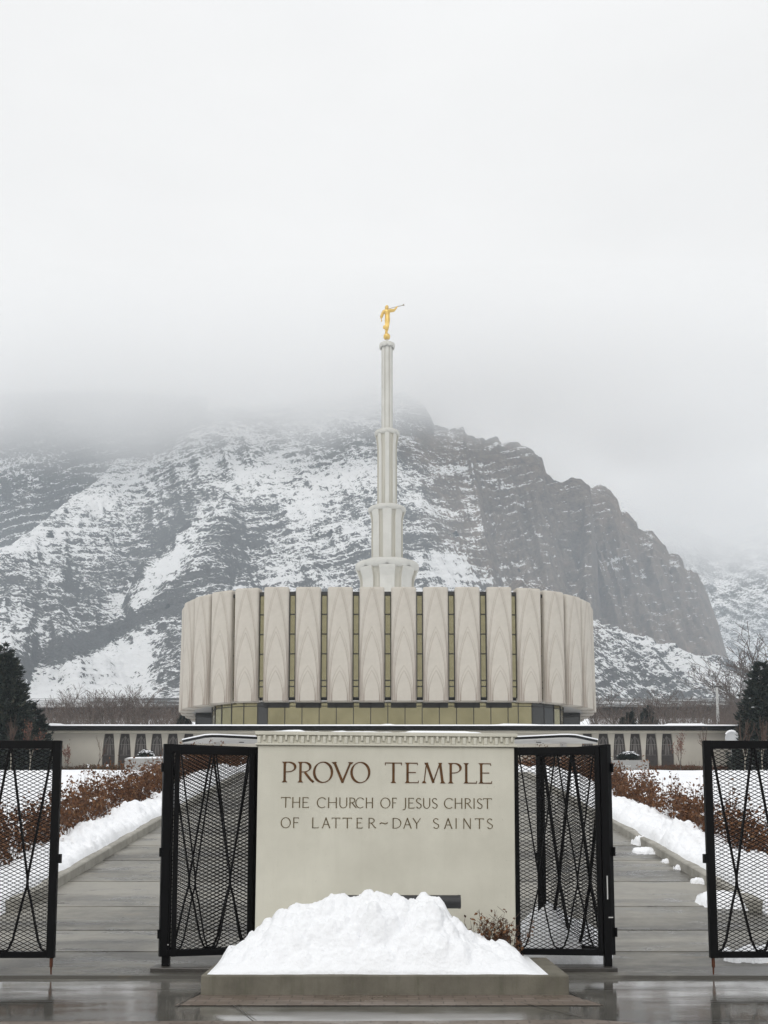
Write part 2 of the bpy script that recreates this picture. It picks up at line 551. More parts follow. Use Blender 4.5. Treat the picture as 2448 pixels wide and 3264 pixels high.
def lawn_z(x, y):
    """Snow surface outside the kerbs."""
    ax = np.abs(x)
    on = sstep(13.1, 14.9, y + 0.5 * (fbm(x * 0.9, y * 0.9, 5) - 0.5) * 2)
    h = 0.14 + 0.10 * fbm(x * 0.35, y * 0.35, 11) + 0.05 * fbm(x * 1.7, y * 1.7, 12)
    h = np.where(y > 60, 0.25 + 0.3 * fbm(x * 0.1, y * 0.1, 3), h)
    return gz(y) - 0.12 + on * (0.12 + h)


xs = np.concatenate([np.linspace(-420, -40, 40), np.linspace(-38, -12, 40), np.linspace(-11.7, -5.45, 50),
                     [-5.38, -5.3, -2.5, 0, 2.5, 5.3, 5.38], np.linspace(5.45, 11.7, 50), np.linspace(12, 38, 40), np.linspace(40, 420, 40)])
ys = np.concatenate([np.linspace(-400, -30, 12), np.linspace(-25, 12, 14), np.linspace(12.4, 40, 150), np.linspace(41, 90, 60), np.linspace(94, 720, 70)])
gx, gy = np.meshgrid(xs, ys)
zz = lawn_z(gx, gy)
inside = (np.abs(gx) < 5.41) & (gy < 80)
zz = np.where(inside, gz(gy) - 0.25, zz)
zz = np.where((gy < 13.0), gz(gy) - 0.12, zz)
me = np_mesh('ground', np.stack([gx, gy, zz], -1), grid_faces(len(xs), len(ys)), True)
ground = tag(link('ground', me, M['snow']), 'snow covered lawn rising towards the building', kind='structure')

# front pavement: one wet sheet with shallow unevenness, plus the diagonal joints as real grooves' filler strips
px_ = np.linspace(-16, 16, 130); py_ = np.concatenate([np.linspace(-14, 5, 20), np.linspace(5.3, 11.02, 70)])
ax_, ay_ = np.meshgrid(px_, py_)
az_ = 0.010 * (fbm(ax_ * 0.8, ay_ * 1.3, 21) - 0.5)
me = np_mesh('pavement', np.stack([ax_, ay_, az_], -1), grid_faces(len(px_), len(py_)), True)
tag(link('pavement', me, M['pavement']), kind='structure')

# the ramp: sloping slabs, each with its own slight tilt and a small lip at its front edge
joints = [11.03, 12.35, 13.5, 14.95, 16.85, 18.9, 20.7]
while joints[-1] < 58: joints.append(joints[-1] + 1.75)
rng = random.Random(4)
V, Fq, tone = [], [], []
nx = 60
for k in range(len(joints) - 1):
    y0, y1 = joints[k] + 0.005, joints[k + 1] - 0.005
    wx = 10.5 if k < 3 else KX + 0.02
    b = len(V)
    tilt = rng.uniform(-0.008, 0.008)
    rows = [(y0, -0.03), (y0 + 0.004, 0.009), (y0 + 0.5 * (y1 - y0), 0.006 + tilt), (y1, 0.002), (y1 + 0.004, -0.05)]
    for (yy, dz) in rows:
        for i in range(nx):
            x = -wx + 2 * wx * i / (nx - 1)
            V.append((x, yy, g1(yy) + dz + 0.006 * (float(vnoise(x * 1.2, yy * 1.2, 8)) - 0.5)))
    for r_ in range(len(rows) - 1):
        for i in range(nx - 1):
            a = b + r_ * nx + i
            Fq.append((a, a + 1, a + 1 + nx, a + nx))
            tone.append((k * 0.618) % 1.0 * 0.7 + (0.0, 0.15, 0.3, 0.1)[r_])
me = np_mesh('walkway', V, Fq, False)
face_attr(me, 'slab', tone)
tag(link('walkway', me, M['walk']), kind='structure')

for sx in (-1, 1):
    mb = MB()
    y = 14.75
    while y < 52:
        L = 1.52
        for i in range(3):                      # short straight pieces follow the slope
            ya, yb = y + 0.008 + (L - 0.016) * i / 3, y + 0.008 + (L - 0.016) * (i + 1) / 3
            x0, x1 = sorted((sx * KX, sx * (KX + 0.24)))
            ch = 0.02
            za, zb = g1(ya), g1(yb)
            prof = [(0, -0.15), (0, 0.15), (ch, 0.17), (0.24, 0.17), (0.24, -0.15)]
            vs = [(sx * (KX + u), ya, za + w) for u, w in prof] + [(sx * (KX + u), yb, zb + w) for u, w in prof]
            n = 5
            fs = [(q, (q + 1) % n, n + (q + 1) % n, n + q) for q in range(n)]
            fs += [tuple(range(n)), tuple(range(n, 2 * n))]
            mb.add(vs, fs)
        y += L
    # rounded end nose
    yn = 14.75
    vs = []
    for k in range(9):
        a = math.pi * k / 8
        vs.append((sx * (KX + 0.12) - 0.12 * math.cos(a), yn - 0.18 * math.sin(a)))
    mb.prism_z(vs, g1(yn) - 0.2, g1(yn) + 0.15)
    o = mb.build('kerb', M['kerb'])
    tag(o, 'concrete kerb along the %s edge of the ramped walkway' % ('left' if sx < 0 else 'right'), kind='structure')

# ------------------------------------------------------------------ mountains
def disp(pts):
    a = np.array(pts, dtype=np.float64) * (2448 / 1659)
    return a[:, 0], a[:, 1]


def gauss(px, py, blobs):
    k = 2448 / 1659
    tot = np.zeros_like(px)
    for (x, y, rx, ry, ang, amp) in blobs:
        c, s_ = math.cos(R(ang)), math.sin(R(ang))
        dx, dy = px / k - x, py / k - y
        u = (dx * c + dy * s_) / rx
        v = (-dx * s_ + dy * c) / ry
        tot += amp * np.exp(-(u * u + v * v) * 0.7)
    return tot


def elev(py): return np.tan(np.arctan((PCY - py) / F_PX) + PITCH)   # rise per metre of depth on the centre line


def terrace(X, Y, z, P, tilt, strength, seed):
    """Steps of tilted strata: short treads that hold snow, steep bare risers."""
    v = (z - tilt * X) / P + 2.4 * fbm(X / (P * 6.5), Y / (P * 6.5), seed, 5)
    f = v - np.floor(v)
    w = 0.50 + 0.22 * (vnoise(X / (P * 3), Y / (P * 3), seed + 2) - 0.5)
    g = np.where(f < w, f * 0.30 / w, 0.30 + 0.70 * sstep(0, 1, (f - w) / (1 - w)))
    return z + P * (g - f) * strength


def relief(X, Y, z, amt, seed, cliff=0.0):
    z = z + amt * 40 * (fbm(X / 210, Y / 260, seed) - 0.5) + amt * 34 * (ridged(X / 75 + Y / 210, Y / 190, seed + 9) - 0.5)
    z = z + amt * 9 * (ridged(X / 26 + Y / 90, Y / 50, seed + 13) - 0.5)
    st = np.clip(amt * 2.5, 0, 1)
    loc = sstep(0.36, 0.62, fbm(X / 95, Y / 95, seed + 5, 3))
    z = terrace(X, Y, z, 21.0, 0.30, st * np.clip(0.08 + 0.40 * loc + 0.6 * cliff, 0, 0.95), seed + 21)
    z = terrace(X, Y, z, 8.0, 0.34, st * np.clip(0.06 + 0.50 * loc + 0.5 * cliff, 0, 0.9), seed + 23)
    return z + 2.4 * np.clip(amt, 0, 1) * (fbm(X / 7, Y / 9, seed + 7, 3) - 0.5)


def crest_of(pts, cols, jag=5.0, seed=1):
    x, y = disp(pts)
    c = np.interp(cols, x, y)
    c = c + jag * 1.6 * (fbm(cols / 16, cols * 0 + seed, seed, 4) - 0.5) * sstep(0.3, 0.6, vnoise(cols / 70, cols * 0 + 3, seed + 1))
    return c


Z_FOOT, D_FOOT = 78.0, 600.0
SNOW_BLOBS = [(230, 1080, 130, 20, -37, .34), (120, 1150, 120, 26, -30, .12), (395, 1185, 110, 20, -48, .6), (325, 1255, 70, 30, -35, .45),
              (190, 1455, 170, 45, -8, .42), (330, 1370, 120, 36, -22, .40), (620, 1250, 60, 50, 0, .25), (735, 1035, 80, 24, -10, .45),
              (660, 1095, 40, 60, 25, .28), (760, 1150, 75, 22, -30, .4), (955, 1215, 42, 40, -20, .7), (1010, 1245, 70, 20, 14, .45),
              (900, 1075, 110, 28, 18, .3), (30, 1190, 60, 25, -30, .25), (450, 1000, 130, 40, 0, .25), (630, 990, 110, 40, 0, .2),
              (1440, 1405, 160, 16, 24, .3), (20, 1385, 60, 30, 0, .3), (250, 1160, 60, 18, -20, .2), (550, 1060, 60, 20, -20, .2),
              (110, 1290, 150, 60, -12, -.34), (40, 1250, 80, 30, -10, -.2), (290, 1195, 80, 40, -40, -.22), (165, 1398, 95, 26, -20, -1.0), (285, 1345, 110, 15, -27, -.8),
              (372, 1420, 30, 100, 6, -.8), (390, 1290, 60, 50, 0, -.3), (480, 1200, 70, 60, 0, -.28), (465, 1110, 60, 40, 0, -.25),
              (350, 1170, 12, 60, 42, -.6), (830, 1110, 60, 30, 0, -.28), (900, 1180, 70, 18, -20, -.4), (700, 1200, 60, 40, 0, -.18),
              (560, 1150, 60, 30, 0, -.15), (985, 1160, 30, 26, 0, -.35)]
CLIFF_BLOBS = [(1150, 1150, 190, 100, 25, 1.0), (1250, 1220, 60, 120, 0, 1.1), (1060, 1010, 130, 60, 10, .5), (1200, 1060, 110, 45, 20, .65),
               (930, 960, 110, 36, 0, .3), (1100, 1230, 90, 40, 20, .55)]
LEDGE_BLOBS = [(1010, 1012, 70, 9, -8, .6), (1080, 1045, 70, 7, 6, .5), (1150, 1210, 60, 12, -15, .35), (1050, 1135, 60, 9, -20, .4), (1120, 1090, 30, 8, 30, .4),
               (1210, 1050, 50, 8, 25, .3), (1330, 1215, 30, 14, -10, .8), (1420, 1165, 40, 6, 30, .4), (1400, 1235, 60, 8, -20, .35)]


def wedge(name, cols, rows, zfun, cover_fun, cliff_fun, label):
    X = (cols[None, :] - PCX) / F_PX * rows[:, None] * (1 / math.cos(0.0))
    Y = np.repeat(rows[:, None], len(cols), 1)
    z = zfun(cols, X, Y)
    px, py = pix(X, Y, z)
    me = np_mesh(name, np.stack([X, Y, z], -1), grid_faces(len(cols), len(rows)), True)
    vert_attr(me, 'cover', cover_fun(px, py, X, Y, z))
    vert_attr(me, 'cliff', cliff_fun(px, py, X, Y, z))
    o = link(name, me, M['mountain'])
    tag(o, label, kind='structure')
    return X, Y, z, px, py


t = MT('snowy_rock')
co = t.coords(); geo = t.n.new('ShaderNodeNewGeometry')
sepn = t.n.new('ShaderNodeSeparateXYZ'); t.l.new(geo.outputs['Normal'], sepn.inputs[0])
cover, cliff = t.attr('cover'), t.attr('cliff')
strata = t.coords((1 / 11, 1 / 11, 1 / 4.2), (0, R(-12), 0))
n1 = t.noise(strata, 1.0, 6, 0.6, 0.5)
n2 = t.noise(co, 1 / 6.0, 5, 0.68)
n3 = t.noise(co, 1 / 48.0, 5, 0.62)
n4 = t.noise(co, 1 / 2.4, 3, 0.65)
val = t.math('ADD', cover, t.math('MULTIPLY', t.math('SUBTRACT', n1, 0.5), 1.2))
val = t.math('ADD', val, t.math('MULTIPLY', t.math('SUBTRACT', n2, 0.5), 2.0))
val = t.math('ADD', val, t.math('MULTIPLY', t.math('SUBTRACT', n3, 0.5), 1.7))
val = t.math('ADD', val, t.math('MULTIPLY', t.math('SUBTRACT', n4, 0.5), 2.1))
val = t.math('ADD', val, t.math('MULTIPLY', t.math('SUBTRACT', sepn.outputs[2], 0.76), 1.9))
snowf = t.rng(val, -0.13, 0.15, 0, 1, True)
rockn = t.noise(t.coords((1 / 22, 1 / 22, 1 / 30)), 1.0, 6, 0.65)
scrub = t.ramp(n4, [(0.3, (0.052, 0.054, 0.054)), (0.7, (0.135, 0.135, 0.13))])
rk2 = t.noise(t.coords((1 / 7, 1 / 7, 1 / 5)), 1.0, 6, 0.7)
rock = t.ramp(t.math('ADD', t.math('MULTIPLY', rockn, 0.5), t.math('MULTIPLY', rk2, 0.5)), [(0.33, (0.072, 0.064, 0.056)), (0.5, (0.170, 0.138, 0.112)), (0.66, (0.29, 0.228, 0.182))])
bare = t.mix(t.rng(t.math('ADD', cliff, t.math('MULTIPLY', t.math('SUBTRACT', n3, 0.5), 1.0)), 0.15, 0.6), scrub, rock)
bare = t.mix(t.rng(cliff, 1.1, 1.8, 0, 0.75), bare, t.ramp(rockn, [(0.3, (0.13, 0.108, 0.090)), (0.7, (0.31, 0.240, 0.190))]))
t.color(t.mix(snowf, bare, (0.93, 0.935, 0.94))).rough(0.9).spec(0.1)
hh = t.math('ADD', t.math('MULTIPLY', n1, 1.0), t.math('ADD', t.math('MULTIPLY', n2, 0.5), t.math('ADD', t.math('MULTIPLY', rockn, 0.8), t.math('MULTIPLY', rk2, 0.9))))
t.bump(hh, 0.9, 7.0)
M['mountain'] = t.m

KD = 2448 / 1659
MAIN = [(-200, 1240), (0, 1185), (100, 1105), (180, 1045), (280, 950), (340, 905), (500, 880), (700, 862), (800, 850)] + [(x / KD, y / KD) for x, y in (
    (1240, 1248), (1287, 1244), (1350, 1289), (1377, 1325), (1391, 1357), (1440, 1366), (1486, 1361), (1499, 1388), (1549, 1391), (1556, 1402), (1599, 1393), (1612, 1408), (1658, 1404), (1687, 1418), (1719, 1435),
    (1734, 1448), (1749, 1462), (1752, 1488), (1763, 1509), (1776, 1517), (1791, 1527), (1811, 1534), (1845, 1524), (1875, 1532), (1893, 1541), (1903, 1558), (1908, 1640), (1918, 1740), (1922, 1850), (1990, 1990), (2120, 2095), (2330, 2170), (2700, 2200))]
SPUR2 = [(170, 1345), (200, 1330), (285, 1262), (350, 1180), (412, 1122), (500, 1060), (580, 1015)]
SPUR1 = [(20, 1500), (80, 1472), (200, 1402), (320, 1322), (420, 1272), (520, 1232), (640, 1200)]
SPUR0 = [(-150, 1440), (-20, 1395), (40, 1378), (110, 1362), (160, 1372)]
FOOT_R = [(1010, 1210), (1100, 1245), (1200, 1275), (1290, 1322), (1380, 1368), (1440, 1400), (1520, 1430), (1585, 1456), (1700, 1495), (1800, 1520)]
mcols = np.linspace(-170, 2640, 800)
mrows = np.concatenate([np.linspace(240, 590, 60), np.linspace(594, 1700, 640), np.linspace(1704, 1960, 40)])
D_C = 1700.0
DCOL = np.interp(mcols, [0, 413], [1150.0, 1700.0])
DCOL = np.convolve(np.pad(DCOL, 20, mode='edge'), np.ones(41) / 41, 'valid')[None, :]     # the left spur comes closer


def main_profile(cols, Y):
    zs = np.convolve(np.pad(1.6 + elev(crest_of(MAIN, cols, 0.0, 2)) * DCOL[0], 45, mode='edge'), np.ones(91) / 91, 'valid')
    zj = 1.6 + elev(crest_of(MAIN, cols, 6.0, 2)) * DCOL[0]
    tt = np.clip((Y - D_FOOT) / (DCOL - D_FOOT), 0, 1)
    near = sstep(0.88, 0.985, tt)
    edge = sstep(1850, 1885, cols)[None, :]
    zc = zs[None, :] * (1 - np.maximum(near, edge)) + zj[None, :] * np.maximum(near, edge)
    k = np.interp(cols, [0, 1350, 1600, 1900, 2448], [1.65, 1.65, 2.1, 2.7, 2.2])[None, :]
    cm = sstep(1380, 1560, cols)[None, :] * sstep(0.35, 0.6, tt) * (1 - near)
    XX = (cols[None, :] - PCX) / F_PX * Y
    tw = np.clip(tt + cm * (0.085 * (ridged(XX / 62, Y * 0, 91, 3) - 0.62) + 0.03 * (ridged(XX / 19, Y / 160, 92, 3) - 0.6)), 0, 1)
    z = Z_FOOT + (zc - Z_FOOT) * tw ** k
    z = np.where(Y > DCOL, z - (Y - DCOL) * 0.5, z)
    return np.where(Y < D_FOOT, Z_FOOT + 2.2 - (D_FOOT - Y) * 0.1378, z)


def spur_z(pts, cols, Y, zmain, slope, gap, seed, rmax=1640.0):
    x, _ = disp(pts)
    py = crest_of(pts, cols, 0.0, seed)
    py = np.convolve(np.pad(py, 8, mode='edge'), np.ones(17) / 17, 'valid')
    el = elev(py)
    em = (zmain - EYE) / Y
    hit = em >= el[None, :]
    idx = np.where(hit.any(0), hit.argmax(0), em.argmax(0))
    fade = sstep(x[0], x[0] + 190, cols) * (1 - sstep(x[-1] - 190, x[-1], cols))
    rc = Y[:, 0][idx] - gap * fade + 10 * (1 - fade)
    rc = np.minimum(rc, rmax)
    rc = np.convolve(np.pad(rc, 12, mode='edge'), np.ones(25) / 25, 'valid')
    zc = EYE + el * rc
    d = rc[None, :] - Y
    zs = np.where(d >= 0, zc[None, :] - d * slope + 10 * np.clip(d / 120, 0, 1) * 0, zc[None, :] + d * 0.85)
    outside = np.maximum(np.maximum(x[0] - cols, cols - x[-1]), 0)
    return zs - ((1 - fade) * 55 + np.minimum(outside * 2.5, 1500))[None, :]


def main_z(cols, X, Y):
    z0 = main_profile(cols, Y)
    z = z0
    for pts, sl, gap, sd_ in ((SPUR2, 0.62, 75, 5), (SPUR1, 0.5, 65, 6), (SPUR0, 0.45, 55, 8), (FOOT_R, 0.42, 60, 7)):
        z = np.maximum(z, spur_z(pts, cols, Y, z0, sl, gap, sd_, 1130.0 if pts is FOOT_R else 1640.0))
    tt = np.clip((Y - D_FOOT) / (DCOL - D_FOOT), 0, 1)
    amt = np.clip(np.minimum(tt * 3.0, np.abs(DCOL - Y) / 130 + 0.22), 0.03, 1)
    cl = sstep(1400, 1600, cols)[None, :] * sstep(0.40, 0.62, tt)
    return relief(X, Y, z, amt, 31, cl)


def main_cover(px, py, X, Y, z):
    c = 0.06 + gauss(px, py, SNOW_BLOBS) - 0.44 * np.clip(gauss(px, py, CLIFF_BLOBS), 0, 1.0) + 0.30 * (ridged(X / 90, (z - 0.2 * X) / 26, 77, 3) - 0.5) * 2 * np.clip(gauss(px, py, CLIFF_BLOBS) * 2, 0, 1) + gauss(px, py, LEDGE_BLOBS)
    c = c - 0.62 * sstep(680, 560, Y) * (0.7 + 0.6 * fbm(X / 40, Y / 60, 88))
    return c - 0.10 * sstep(1850, 2000, px) * sstep(1950, 2050, py)


mX, mY, mZ, mPX, mPY = wedge('mountain', mcols, mrows, main_z, main_cover,
                             lambda px, py, X, Y, z: np.clip(gauss(px, py, CLIFF_BLOBS), 0, 1), 'snow streaked mountain face with dark scrub gullies')

RIDGE = [(x / KD, y / KD) for x, y in ((1650, 1600), (1850, 1575), (1905, 1556), (1925, 1546), (1944, 1546), (1969, 1566), (1991, 1591), (2001, 1628), (2023, 1633), (2036, 1650), (2051, 1660), (2056, 1685), (2073, 1692), (2102, 1692),
    (2117, 1712), (2145, 1744), (2154, 1764), (2187, 1766), (2199, 1786), (2202, 1806), (2231, 1823), (2246, 1828), (2258, 1853), (2275, 1893), (2290, 1942), (2305, 1982), (2320, 2041), (2335, 2100), (2342, 2145), (2380, 2200), (2600, 2260))]


def ridge_z(cols, X, Y):
    tt = np.clip((Y - 1330) / 570, 0, 1)
    near = sstep(0.8, 0.97, tt)
    zc = (1.6 + elev(crest_of(RIDGE, cols, 0.0, 12)) * 1900.0)[None, :] * (1 - near) + (1.6 + elev(crest_of(RIDGE, cols, 9.0, 12)) * 1900.0)[None, :] * near
    tw = np.clip(tt + (1 - near) * (0.15 * (ridged(X / 58, Y * 0, 95, 3) - 0.62) + 0.06 * (ridged(X / 17, Y / 140, 96, 3) - 0.6)), 0, 1)
    z = Z_FOOT + 60 + (zc - Z_FOOT - 60) * tw ** 1.25
    z = np.where(Y > 1900, z - (Y - 1900) * 0.6, z)
    return relief(X, Y, z, np.clip(np.minimum(tt * 2, (1900 - Y) / 180), 0.05, 0.7), 51, 1.0)


wedge('rocky_ridge', np.linspace(1650, 2480, 300), np.concatenate([np.linspace(1330, 1900, 240), np.linspace(1905, 2050, 20)]), ridge_z,
      lambda px, py, X, Y, z: -0.46 + 0.36 * sstep(1750, 1500, py) + 0.7 * (ridged(X / 70, (z - 0.2 * X) / 24, 78, 3) - 0.55) + gauss(px, py, LEDGE_BLOBS) * 1.1, lambda px, py, X, Y, z: np.full_like(px, 1.8), 'bare brown rock buttress behind the snowy mountain')

LEFTB = [(-200, 860), (0, 850), (100, 845), (200, 845), (320, 850), (450, 860)]


def left_z(cols, X, Y):
    zc = 1.6 + elev(crest_of(LEFTB, cols, 0.0, 15)) * 1680.0
    tt = np.clip((Y - 1230) / 450, 0, 1)
    z = Z_FOOT + 20 + (zc[None, :] - Z_FOOT - 20) * tt ** 1.35
    return relief(X, Y, z, np.clip(np.minimum(tt * 2, (1680 - Y) / 200), 0.05, 1), 61, 0.3)


wedge('far_slope', np.linspace(-200, 640, 230), np.linspace(1215, 1680, 300), left_z,
      lambda px, py, X, Y, z: 0.12 + gauss(px, py, [(20, 1000, 60, 14, -10, .4), (60, 1030, 70, 10, 20, .3)]), lambda px, py, X, Y, z: np.full_like(px, 0.1), 'dim scrubby slope behind the left spur')

FARB = [(1100, 1000), (1300, 1050), (1450, 1120), (1560, 1160), (1659, 1130), (1900, 1100)]


def far_z(cols, X, Y):
    zc = 1.6 + elev(crest_of(FARB, cols, 0.0, 25)) * 3300.0
    tt = np.clip((Y - 2000) / 1300, 0, 1)
    z = Z_FOOT + 40 + (zc[None, :] - Z_FOOT - 40) * tt ** 1.3
    return relief(X, Y, z, np.clip(np.minimum(tt * 2, (3300 - Y) / 300), 0.05, 1), 71)


wedge('far_mountain', np.linspace(1500, 2700, 300), np.linspace(1990, 3300, 260), far_z,
      lambda px, py, X, Y, z: np.full_like(px, 0.02), lambda px, py, X, Y, z: np.full_like(px, 0.1), 'distant snowy scrub slope at the far right')

# ------------------------------------------------------------------ haze and low cloud
HAZE_TOP = 440.0
mb = MB().box(-4200, 4200, -420, 4300, -3.0, HAZE_TOP)
t = bpy.data.materials.new('haze'); t.use_nodes = True
n, l = t.node_tree.nodes, t.node_tree.links
n.clear()
vo = n.new('ShaderNodeVolumePrincipled'); out = n.new('ShaderNodeOutputMaterial')
vo.inputs['Color'].default_value = (0.83, 0.91, 0.99, 1)
vo.inputs['Density'].default_value = 0.00025
vo.inputs['Anisotropy'].default_value = 0.1
l.new(vo.outputs[0], out.inputs['Volume'])
hz = mb.build('haze', t)
tag(hz, kind='stuff')

mb = MB().box(-2600, 2600, 1330, 2700, HAZE_TOP + 0.5, 790)
t = bpy.data.materials.new('low_cloud'); t.use_nodes = True
n, l = t.node_tree.nodes, t.node_tree.links
n.clear()
vo = n.new('ShaderNodeVolumePrincipled'); out = n.new('ShaderNodeOutputMaterial')
vo.inputs['Color'].default_value = (1.0, 1.0, 1.0, 1)
vo.inputs['Anisotropy'].default_value = 0.45
tc = n.new('ShaderNodeTexCoord'); sp = n.new('ShaderNodeSeparateXYZ'); l.new(tc.outputs['Object'], sp.inputs[0])
nz = n.new('ShaderNodeTexNoise'); nz.inputs['Scale'].default_value = 1 / 260.0; nz.inputs['Detail'].default_value = 3
l.new(tc.outputs['Object'], nz.inputs['Vector'])
def mth(op, a, b):
    q = n.new('ShaderNodeMath'); q.operation = op
    for i, v in enumerate((a, b)):
        if isinstance(v, (int, float)): q.inputs[i].default_value = v
        else: l.new(v, q.inputs[i])
    return q.outputs[0]
base = mth('ADD', mth('MULTIPLY', sp.outputs[0], 0.07), mth('MULTIPLY', mth('SUBTRACT', nz.outputs['Fac'], 0.5), 230.0))
dip = mth('POWER', 2.718, mth('MULTIPLY', mth('POWER', mth('MULTIPLY', mth('ADD', sp.outputs[0], 230.0), 1 / 190.0), 2.0), -1.0))
hgt = mth('SUBTRACT', sp.outputs[2], mth('SUBTRACT', mth('ADD', base, 592.0), mth('MULTIPLY', dip, 48.0)))
mr = n.new('ShaderNodeMapRange'); mr.interpolation_type = 'SMOOTHSTEP'
mr.inputs['From Min'].default_value = -20; mr.inputs['From Max'].default_value = 95
mr.inputs['To Min'].default_value = 0.0; mr.inputs['To Max'].default_value = 0.0085
l.new(hgt, mr.inputs['Value'])
l.new(mr.outputs[0], vo.inputs['Density'])
l.new(vo.outputs[0], out.inputs['Volume'])
cl = mb.build('low_cloud', t)
tag(cl, kind='stuff')

# ------------------------------------------------------------------ the temple
TX = 0.37                                              # its axis, a little right of the camera's
temple = empty('temple', (TX, 95.0, 0.0), 0, 'cream modernist temple with arched concrete fins on a rounded drum above a long low wing', 'temple')
TY = 95.0
ZT, ZB = pxz(1869, TY), pxz(2234, TY)                  # top and bottom of the fins
FH = ZT - ZB
FW, FD = 2.42, 1.25                                    # fin width and depth

# fin: a grid bent over the front and both rounded sides, with nested ogive arches cut into it
nu, nv = 74, 150
us = np.linspace(-1, 1, nu)
half = FW / 2
prof = []
Lside, rc = FD - 0.30, 0.30
Ltot = 2 * (half - rc) + math.pi * rc + 2 * Lside
for u in us:
    s_ = (u + 1) / 2 * Ltot
    if s_ < Lside: prof.append((-half, FD - s_))
    elif s_ < Lside + math.pi * rc / 2:
        a = (s_ - Lside) / rc; prof.append((-half + rc - rc * math.cos(a), rc - rc * math.sin(a)))
    elif s_ < Ltot - Lside - math.pi * rc / 2: prof.append((-half + rc + (s_ - Lside - math.pi * rc / 2), 0.0))
    elif s_ < Ltot - Lside:
        a = (Ltot - Lside - s_) / rc; prof.append((half - rc + rc * math.cos(a), rc - rc * math.sin(a)))
    else: prof.append((half, FD - (Ltot - s_)))
prof = np.array(prof)
vs_ = np.linspace(0, 1, nv)
Xf = np.repeat(prof[None, :, 0], nv, 0); Yf = np.repeat(prof[None, :, 1], nv, 0); Zf = np.repeat(vs_[:, None], nu, 1)
depth = np.zeros_like(Xf); groove = np.zeros_like(Xf)
front = (np.abs(Yf) < 0.28)
for (apex, W, p) in ((0.985, 1.10, 3.3), (0.602, 0.93, 3.1), (0.262, 0.73, 2.6)):
    for dw, gz_ in ((0.0, 1.0), (0.085, 0.75)):
        s_ = np.clip((apex + dw * 0.5 - Zf) / apex, 0, 1)
        w = (W + dw) * (1 - (1 - s_) ** p)
        d = np.abs(Xf) - w
        ins = (Zf < apex + dw * 0.5)
        if dw == 0: depth += np.where(ins, -0.05 * sstep(0.06, -0.02, d), 0)
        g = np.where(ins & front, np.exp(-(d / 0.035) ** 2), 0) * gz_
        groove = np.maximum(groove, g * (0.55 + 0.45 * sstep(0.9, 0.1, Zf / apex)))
        depth += 0.035 * g
Yf = Yf + depth
Zf = Zf * FH
# rounded top: the last rows lean back
topk = np.clip((vs_ - 0.975) / 0.025, 0, 1)[:, None]
Yf = Yf + 0.22 * (1 - np.sqrt(np.clip(1 - topk ** 2, 0, 1)))
Xf = Xf * (1 - 0.05 * (1 - np.sqrt(np.clip(1 - topk ** 2, 0, 1))))
V = np.stack([Xf, Yf, Zf], -1).reshape(-1, 3)
Fq = grid_faces(nu, nv)
# close the top and the bottom with strips to the back
b = len(V)
topline = np.stack([Xf[-1], np.full(nu, FD), Zf[-1]], -1); botline = np.stack([Xf[0], np.full(nu, FD), Zf[0]], -1)
V = np.concatenate([V, topline, botline])
i = np.arange(nu - 1)
tf = np.stack([(nv - 1) * nu + i, (nv - 1) * nu + i + 1, b + i + 1, b + i], -1)
bf = np.stack([i + 1, i, b + nu + i, b + nu + i + 1], -1)
fin_me = np_mesh('fin', V, np.concatenate([Fq, tf, bf]), True)
vert_attr(fin_me, 'groove', np.concatenate([groove.ravel(), np.zeros(2 * nu)]))
fin_me.materials.append(M['fin'])

SP = 3.07
spots = [(SP * (k + 0.5), 0.0, 0.0) for k in range(4)]
spots += [(13.72, 0.50, 11), (16.40, 1.80, 27), (18.68, 3.75, 42), (20.42, 6.05, 56), (21.50, 8.80, 71), (21.92, 11.85, 84), (22.0, 14.9, 90), (22.0, 17.97, 90), (22.0, 21.04, 90), (22.0, 24.1, 90)]
full = [(-x, y, -a) for x, y, a in reversed(spots)] + spots
for (x, y, a) in full:
    o = bpy.data.objects.new('fin', fin_me); COL.objects.link(o); o.parent = temple
    o.location = (x, y, ZB); o.rotation_euler = (0, 0, R(a))
# windows in the gaps (one sheet of panes and one dark frame each)
gz0, gz1 = pxz(2222, TY), pxz(1893, TY)
bars = [gz0] + [pxz(1840 + 0.4219 * c, TY) for c in (818, 772, 570, 420, 270)] + [gz1]
gw = 1.16
win_me = MB().box(-gw / 2, gw / 2, 0.0, 0.05, gz0, gz1)
fr = MB()
for sx in (-1, 1): fr.box(sx * 0.405 - 0.17, sx * 0.405 + 0.17, -0.22, -0.002, gz0, gz1)
for i, zb in enumerate(bars[1:-1]): fr.box(-0.2345, 0.2345, -0.06, -0.002, zb - 0.05, zb + 0.05)
fr.box(-0.2345, 0.2345, -0.06, -0.002, gz0, gz0 + 0.08)
fr.box(-gw / 2 - 0.06, gw / 2 + 0.06, -0.225, -0.002, gz1 + 0.001, gz1 + 0.32)
w0 = win_me.build('window', M['glass'], temple)
f0 = fr.build('frame', M['mullion'], w0)
firstw = True
for (x0, y0, a0), (x1, y1, a1) in zip(full[:-1], full[1:]):
    w = w0 if firstw else copy_tree(w0, temple)
    firstw = False
    a = R((a0 + a1) / 2)
    cx, cyy = (x0 + x1) / 2, (y0 + y1) / 2
    w.location = (cx - math.sin(a) * 0.62, cyy + math.cos(a) * 0.62, 0)
    w.rotation_euler = (0, 0, a)


def inset_loop(d, ymax=46.0):
    """Plan of the drum, d metres inside the fins' faces."""
    pts = [(x - math.sin(R(a)) * d, y + math.cos(R(a)) * d) for x, y, a in full]
    l_, r_ = pts[0], pts[-1]
    return pts + [(r_[0], ymax - 8), (r_[0] - 8, ymax - d), (l_[0] + 8, ymax - d), (l_[0], ymax - 8)]


